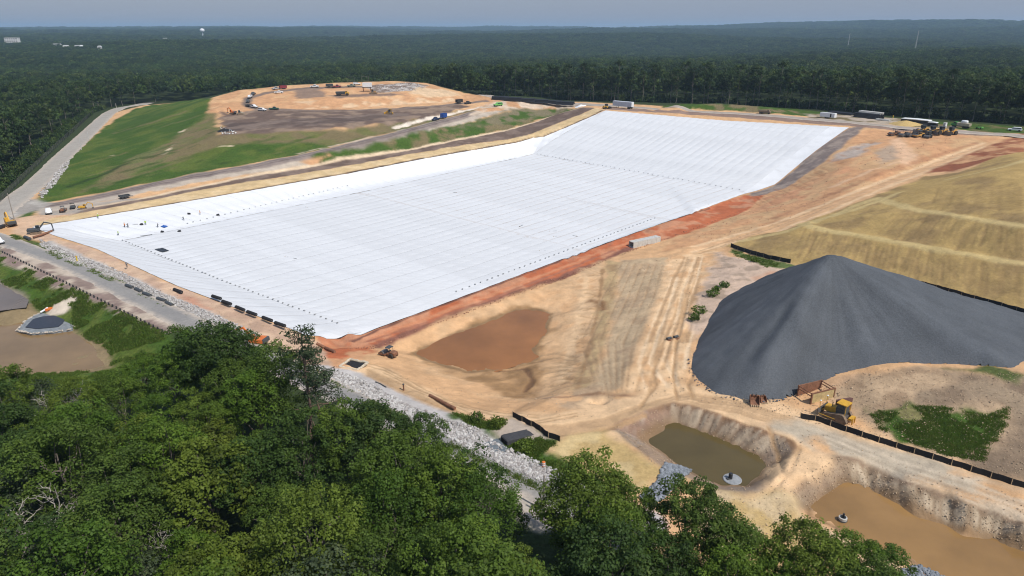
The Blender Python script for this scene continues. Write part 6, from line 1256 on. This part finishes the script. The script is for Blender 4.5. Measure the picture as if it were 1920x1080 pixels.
dump_truck('yellow dump truck driving below the top of the mound', 643, 179, .1, YEL, DGR, .95, False, True); dozer('brown bulldozer right of the white tipper', 700, 176, .2, .9, False, None, pm('muddy_yellow', (.32,.18,.06), .7)); dozer('yellow bulldozer alone on the brown plateau', 730, 214, 2.8, .9)
pickup('dark pickup, topmost of the queue at the left bend', 475, 178, head(478,176,470,182), DGR); t = dump_truck('white box truck second in the queue at the left bend', 469, 184, head(476,177,466,187), WHT, WHT, .7); pickup('dark pickup third in the queue at the left bend', 465, 192, head(468,184,465,194), DGR); pickup('white pickup towing at the lower end of the queue', 476, 202, head(465,198,482,203), WHT); box_trailer('dark low trailer behind the queue\'s white pickup', 466, 200, head(462,199,478,202), 3.6, DGR, .5)
pickup('white van following the road below the queue', 492, 208, head(480,205,505,208), WHT, True, .95, 'van', 'delivery_van'); pickup('dark green pickup ahead of the white van', 514, 206, head(500,207,525,207), pm('dark_green_paint', (.03,.08,.05), .5))
excavator('orange excavator at the left end of the brown plateau', 437, 214, 2.6, ORG, .8); dozer('small pale machine beside the orange excavator', 451, 215, .4, .8, False, None, RIVET)
heap('black_fabric_heap', 'black fabric heap at the left corner of the plateau', 421, 246, 3.2, 1.5, FAB, 'heap', 1.3)
box_trailer('black roll off container trailer on the right of the plateau', 861, 194, head(850,197,880,193), 4.6, BLK, 1.9); pickup('black truck right of the black container trailer', 877, 195, head(860,197,885,193), BLK)
box_trailer('blue roll off container on the access road', 832, 222, head(860,214,820,226), 4.4, BLU, 2.2); pickup('dark blue truck pulling the blue container downhill', 817, 226, head(850,217,800,231), pm('navy_paint', (.02,.03,.07), .5), False, 1.05)
pickup('bright green truck at the top of the access road', 934, 199, head(950,197,925,201), LGRN, True, 1.2, 'truck', 'green_truck')
for u, lab in ((658,'left litter screen frame on the mound skyline'), (685,'right litter screen frame on the mound skyline')):
    t = thing('litter_screen', lab, 'screen', put(u, 156 if u < 670 else 155), 0); 
    for x in (-2.5, 2.5): MB().cyl((x, 0, -.3), (x, 0, 4.2), .09, None, 6).build('upright', STL, t)
    for z in (1.6, 4.15): MB().cyl((-2.5, 0, z), (2.5, 0, z), .07, None, 6).build('crossbar', STL, t)
    MB().bar((-2.5, 0, .1), (2.5, 0, 1.6), .05).build('brace', STL, t)
# ------------------------------------------------------------------ far buildings standing out of the forest
def far_at(u, v, dist):
    d = ray(u, v); t = dist / math.hypot(d[0], d[1]); return d[0] * t, d[1] * t, CAM_H + d[2] * t
FWH = pm('far_white_wall', (.74,.72,.68), .7, 0, .06, .1)
def canopy_hit(u, v, above=15.0):
    d = ray(u, v); T = np.arange(900, 7000, 10.0); k = np.nonzero(CAM_H + d[2] * T < hz(d[0] * T, d[1] * T) + above)[0]; t = T[k[0]] if len(k) else 6500.0
    return d[0] * t, d[1] * t, float(hz(d[0] * t, d[1] * t)), t
x, y, g, tt = canopy_hit(25, 83); t = thing('office_block', 'pale tall block with window bands rising from the left forest', 'building', (x, y, g), .25); w2 = 11 * tt / FPX; Hh = CAM_H + ray(25, 71)[2] * tt - g; fl = (Hh - 14) / 5
MB().box(-w2, w2, -w2 * .5, w2 * .5, 0, Hh).build('wall', FWH, t)
for k in range(5):
    for j in range(6): MB().box(-w2 * .94 + j * w2 * .32, -w2 * .94 + j * w2 * .32 + w2 * .24, -w2 * .5 - .25, -w2 * .5 + .2, Hh - (k + .8) * fl, Hh - (k + .3) * fl).build('window', pm('far_glass', (.10,.10,.11), .2), t)
MB().box(-w2 * 1.03, w2 * 1.03, -w2 * .53, w2 * .53, Hh, Hh + 1).build('roof', CONC, t)
x, y, z = far_at(379, 57, 4000); g = float(hz(x, y)); t = thing('water_tower', 'white ball water tower on the hazy horizon', 'water tower', (x, y, g)); MB().lathe([(2, z - g - 11)] + [(11.5 * math.cos(a), z - g + 10 * math.sin(a)) for a in np.linspace(-1.3, 1.4, 12)], 20).build('tank', WHT, t, 0, True); MB().cyl((0, 0, 0), (0, 0, z - g - 8), 3.5, 2.2, 12).build('column', WHT, t)
for k, (u, v, dist, w_, lab) in enumerate(((77,78,1900,14,'small pale roof right of the tall block'), (106,84,1750,26,'long pale roof, left of the row in the left forest'), (124,87,1700,18,'pale roof in the middle of the left forest row'), (148,87,1700,20,'pale roof right of the middle of the left forest row'), (187,88,1680,10,'small pale roof at the right end of the row'), (154,77,1950,10,'small lone pale roof above the forest row'), (310,72,2500,24,'pale roof left on the hill below the water tower'), (326,73,2480,20,'pale roof in the middle below the water tower'), (348,75,2450,14,'pale roof right below the water tower'), (524,57,5200,22,'tiny white roof on the horizon right of the tower'), (1833,56,3800,22,'tiny blue white roof on the right horizon'))):
    x, y, g, tt = canopy_hit(u, v + 1.2); w_ = w_ * .75; t = thing('far_house', lab, 'building', (x, y, g), .3 * (k % 3)); hh = 16.5; MB().box(-w_ / 2, w_ / 2, -5, 5, 0, hh).build('wall', FWH, t); MB().prism([(-w_ / 2 - .6, hh), (w_ / 2 + .6, hh), (w_ / 2 - 2, hh + 2.4), (-w_ / 2 + 2, hh + 2.4)], -5.6, 5.6).build('roof', pm('far_pale_roof', (.62,.62,.62), .6, 0, .05, .1), t)
    for j in range(3): MB().box(-w_ * .35 + j * w_ * .3, -w_ * .35 + j * w_ * .3 + 1.6, -5.1, -4.9, hh - 2.6, hh - 1.2).build('window', mt['far_glass'], t)
for u, v, dist, hh, lab in ((1723,57,2100,16,'thin lattice mast rising from the right forest'), (1594,62,2600,12,'small pale mast left of the lattice mast')):
    x, y, z = far_at(u, v, dist); g = float(hz(x, y)); t = thing('radio_mast', lab, 'mast', (x, y, g)); top = z - g
    for a in range(3): MB().cyl((1.6 * math.cos(a * 2.1), 1.6 * math.sin(a * 2.1), 0), (.5 * math.cos(a * 2.1), .5 * math.sin(a * 2.1), top), .35, .25, 5).build('leg', CONC, t)
    for k in range(8): MB().bar((-1, 0, top * (.2 + .1 * k)), (1, 0, top * (.25 + .1 * k)), .2).build('brace', CONC, t)
# ------------------------------------------------------------------ loose matter
def rock_mesh(seed, mat):
    rg = np.random.default_rng(seed); bm = bmesh.new(); bmesh.ops.create_icosphere(bm, subdivisions=1, radius=.5)
    for q in bm.verts: q.co *= rg.uniform(.7, 1.15); q.co.z *= .75
    me = bpy.data.meshes.new('stone'); bm.to_mesh(me); bm.free(); me.materials.append(mat); return me
def rnd_mat(name, a, c, rough=.85):
    m, nt, b = new_mat(name); oi = nd(nt, 'ShaderNodeObjectInfo'); k = mixc(nt, oi.outputs['Random'], a, c); v = coords(nt)
    nt.links.new(scale_col(nt, k, mrange(nt, noise(nt, v, 4, 3), .3, .7, .8, 1.2)), b.inputs['Base Color']); b.inputs['Roughness'].default_value = rough; return m
M_rip = rnd_mat('white_riprap', (.52,.50,.48), (.26,.235,.22)); M_blue = rnd_mat('blue_grey_stone_chips', (.26,.28,.31), (.13,.145,.16)); M_clod = rnd_mat('soil_clods', (.56,.42,.28), (.28,.20,.13))
def pts_in(poly, n, seed, px=True):
    rg = np.random.default_rng(seed); L = Gline(poly, True, 10)[:, :2] if px else np.array(poly); lo, hi = L.min(0), L.max(0); out = []
    while sum(map(len, out)) < n:
        q = rg.uniform(lo, hi, (n * 2, 2)); out.append(q[inside(q[:, 0], q[:, 1], L)])
    q = np.concatenate(out)[:n]; return q
def stones(name, polys, mat, label, lo, hi, seed, cat='stones'):
    Q = np.concatenate([pts_in(p, n, seed + i) for i, (p, n) in enumerate(polys)]); rg = np.random.default_rng(seed); s = rg.uniform(lo, hi, len(Q)) * rg.choice([1, 1, 1, 1.5], len(Q))
    Z = hz(Q[:, 0], Q[:, 1]) + s * .12 + rg.uniform(0, .12, len(Q)); S = np.stack([s, s * rg.uniform(.7, 1.1, len(Q)), s * rg.uniform(.7, 1.1, len(Q))], 1)
    return scatter(name, np.concatenate([Q, Z[:, None]], 1), S, [rock_mesh(seed + k, mat) for k in range(4)], label, cat, rots=rg.uniform(-.6, .6, (len(Q), 2)))
ripC = [(600,690),(650,701),(700,722),(760,758),(840,788),(892,802),(930,832),(1000,862),(1045,884),(1100,915),(1180,960),(1215,985),(1190,1000),(1120,955),(1040,916),(980,888),(900,852),(830,815),(740,768),(660,732),(595,702)]
stones('riprap', [(ripC, 6500)], M_rip, 'broad strip of white riprap stones along the wood edge', .2, .62, 300)
stones('riprap', [([(75,449),(133,474),(180,491),(233,512),(300,548),(367,574),(400,589),(475,622),(455,638),(390,601),(345,584),(300,565),(233,531),(180,508),(133,492),(75,461)], 3600), ([(438,632),(470,618),(488,640),(460,652)], 300)], M_rip, 'white riprap stones in the ditch beside the service road', .2, .5, 310)
stones('spilled_stone', [([(1290,668),(1290,695),(1305,722),(1345,745),(1400,757),(1470,755),(1510,738),(1500,732),(1470,744),(1400,746),(1345,733),(1310,710),(1298,690)], 160)], rnd_mat('dark_chips', (.12,.13,.145), (.05,.055,.065)), 'dark stones spilled around the toe of the grey pile', .12, .4, 345)
stones('riprap', [([(70,368),(82,352),(100,332),(120,305),(133,296),(128,312),(104,345),(80,372)], 420)], M_rip, 'white rocks heaped beside the pale west road', .4, 1.1, 320)
stones('stone_chute', [([(1248,868),(1297,882),(1272,905),(1245,935),(1212,952),(1200,930),(1230,905)], 2600)], M_blue, 'blue grey stone chute running down from the olive basin', .2, .5, 330)
stones('stone_chute', [([(1690,1070),(1720,1060),(1790,1090),(1760,1110),(1690,1100)], 900)], M_blue, 'blue grey stones at the near end of the tan basin', .2, .5, 340)
stones('soil_clods', [([(700,690),(940,790),(1100,790),(1290,745),(1330,600),(1400,550),(1480,505),(1370,470),(1280,480),(1160,500),(1040,700),(1000,750),(850,730)], 1500), ([(1290,750),(1540,725),(1640,692),(1920,700),(1920,915),(1500,786),(1400,765)], 2600), ([(1500,800),(1920,925),(1920,985),(1590,855),(1500,830)], 120), ([(1440,905),(1500,850),(1570,858),(1480,930),(1500,985),(1640,1060),(1400,1070),(1300,930)], 400), ([(60,436),(330,540),(600,645),(610,685),(460,632),(300,553)], 400), ([(1150,802),(1262,757),(1490,835),(1430,905),(1440,870),(1260,790),(1206,826),(1300,890),(1225,870)], 700), ([(1480,925),(1570,857),(1920,987),(1920,1030),(1587,904),(1517,955)], 800)], M_clod, 'loose soil clods and stones strewn over the bare site',   .06, .20, 350, 'clods')
stones('red_clods', [([(640,655),(707,648),(940,558),(1107,498),(1280,438),(1400,393),(1180,470),(1057,524),(807,612),(700,655)], 700), ([(1300,462),(1450,422),(1640,347),(1760,302),(1850,268),(1740,255),(1620,290),(1480,352),(1300,440)], 500)], rnd_mat('red_clods', (.42,.2,.11), (.2,.1,.07)), 'reddish clods along the red track and orange cut', .1, .3, 360, 'clods')
stones('litter', [([(690,163),(770,155),(805,160),(790,170),(700,174)], 260)], rnd_mat('litter_scraps', (.75,.75,.75), (.12,.12,.14)), 'scattered pale litter and debris on the mound top', .2, .7, 370, 'litter')
stones('litter', [([(412,236),(440,246),(450,252),(415,252)], 60)], rnd_mat('pale_scraps', (.75,.75,.72), (.3,.3,.3)), 'few pale scraps beside the black heap', .3, .8, 380, 'litter')
# grass and weeds
def tuft_mesh(seed, mat, n=20, r=.6, h=.24):
    rg = np.random.default_rng(seed); V, Fq = [], []
    for k in range(n):
        a = rg.uniform(0, 6.28); d = rg.uniform(0, r); c = np.array([math.cos(a) * d, math.sin(a) * d, -.03]); l = rg.uniform(.5, 1.1) * h; b = rg.uniform(0, 6.28); t_ = np.array([math.cos(b), math.sin(b), 0]); w_ = np.array([-t_[1], t_[0], 0]) * .07
        V += [c - w_, c + w_, c + t_ * l * .35 + (0, 0, l) + w_ * .4, c + t_ * l * .35 + (0, 0, l) - w_ * .4]; Fq.append((4 * k, 4 * k + 1, 4 * k + 2, 4 * k + 3))
    return mesh_np('tuft', np.array(V), np.array(Fq), mat, rg.uniform(.1, .9, n))
M_grass = leaf_mat('grass_blades', ((.11,.19,.026), (.14,.21,.034), (.095,.165,.024), (.17,.19,.045)), .5, .3)
def tufts(name, polys, label, seed, lo=.7, hi=1.5, mat=None):
    Q = np.concatenate([pts_in(p, n, seed + i) for i, (p, n) in enumerate(polys)]); k = fbm(Q[:, 0], Q[:, 1], 4, 3, seed) > -.12; Q = Q[k]; rg = np.random.default_rng(seed); s = rg.uniform(lo, hi, len(Q))
    return scatter(name, np.concatenate([Q, hz(Q[:, 0], Q[:, 1])[:, None]], 1), np.stack([s, s, s * rg.uniform(.6, 1.3, len(Q))], 1), [tuft_mesh(seed + j, mat or M_grass) for j in range(4)], label, 'grass')
tufts('grass', [([(-40,462),(0,480),(160,550),(310,624),(325,645),(295,690),(212,690),(206,655),(165,635),(138,612),(140,580),(122,560),(96,576),(74,582),(55,560),(0,526),(-40,520)], 9000), ([(50,702),(210,695),(300,690),(200,740),(0,740)], 1800)], 'rough green grass on the bank above the tan pond', 400)
tufts('grass', [([(22,440),(80,458),(180,505),(233,530),(345,580),(345,594),(233,541),(160,508),(20,448)], 1500), ([(600,704),(660,735),(740,775),(830,822),(900,860),(980,896),(1040,922),(1030,930),(830,835),(640,748)], 1800), ([(850,774),(900,791),(945,793),(930,806),(890,800)], 500), ([(945,835),(1000,820),(1040,830),(1000,862),(1050,868),(1150,930),(1130,940),(1040,888)], 1500)], 'weedy grass strips edging the road and riprap', 410, .6, 1.4)
tufts('grass', [([(1635,778),(1660,763),(1700,759),(1770,763),(1850,779),(1893,762),(1883,800),(1843,864),(1780,856),(1700,826),(1650,804)], 2600), ([(1372,468),(1480,498),(1488,506),(1440,502),(1380,480)], 400)], 'green grass patch on bare ground right of the bulldozer', 420, .5, 1.1)
# shrubs
def shrub(label, u, v, r, h, seed):
    rg = np.random.default_rng(seed); n = 500; c = rand_dirs(rg, n) * np.array([r, r, h * .5]) * rg.uniform(.5, 1.05, n)[:, None] + (0, 0, h * .5); c += np.stack([fbm(c[:, 0] * 3, c[:, 2] * 3 + k, 1.5, 2, seed) * .6 for k in range(3)], 1); c[:, 2] = np.maximum(c[:, 2], .05)
    V, Fq = quads(c, rand_dirs(rg, n), rg.uniform(.2, .42, n), rg); t = thing('shrub', label, 'shrub', put(u, v), 0); link_mesh('foliage', mesh_np('foliage', V, Fq, M_leaf, rg.uniform(0, 1, n)), None, t)
    MB().cyl((0, 0, -.1), (0, 0, h * .5), .06, .03, 6).build('stem', M_bark, t)
for k, (u, v, r, h, lab) in enumerate(((1310,588,1.8,1.8,'larger green shrub at the left foot of the dark pile'), (1302,600,1.2,1.2,'low shrub just below the larger one by the pile'), (1336,555,1.5,1.4,'green shrub on rough ground above the larger one'), (1357,538,1.4,1.2,'shrub right of the upper pair near the pile'), (1343,545,1.0,.9,'small shrub between the upper two near the pile'), (1416,490,1.2,.8,'small shrub under the silt fence left of the pile'), (893,790,1.4,1.1,'low shrub where grass meets sand by the riprap'), (935,797,1.5,1.3,'bush at the left end of the short silt fence'), (985,842,1.6,1.2,'green bush below the culvert mouth'))): shrub(lab, u, v, r, h, 500 + k)
Q = np.concatenate([pts_in([(-40,392),(20,345),(80,290),(130,250),(175,212),(200,203),(150,215),(110,240),(60,278),(5,322),(-60,372)], 900, 1)]); s = RNG.uniform(.5, 1.6, len(Q))
def bush_mesh(seed, mat):
    rg = np.random.default_rng(seed); n = 130; c = rand_dirs(rg, n) * np.array([1.3, 1.3, .9]) * rg.uniform(.6, 1.05, n)[:, None] + (0, 0, .8); V, Fq = quads(c, rand_dirs(rg, n), rg.uniform(.4, .8, n), rg); return mesh_np('bush', V, Fq, mat, rg.uniform(.1, .9, n))
BM_ = [bush_mesh(600 + k, M_fleaf) for k in range(3)]
scatter('undergrowth', np.concatenate([Q, hz(Q[:, 0], Q[:, 1])[:, None]], 1), np.stack([s, s, s * RNG.uniform(.7, 1.6, len(Q))], 1), BM_, 'bushy undergrowth between the west road and the forest', 'undergrowth')
FEa = np.array(FE); k = RNG.uniform(0, len(FEa) - 1.001, 620); i = k.astype(int); Q = FEa[i] + (FEa[i + 1] - FEa[i]) * (k - i)[:, None] + RNG.normal(0, 2.0, (620, 2)) + (1.5, 3.0); s = RNG.uniform(.6, 2.0, 620)
scatter('undergrowth', np.concatenate([Q, hz(Q[:, 0], Q[:, 1])[:, None]], 1), np.stack([s, s, s * RNG.uniform(.7, 1.8, 620)], 1), BM_, 'dark undergrowth along the far forest edge', 'undergrowth')
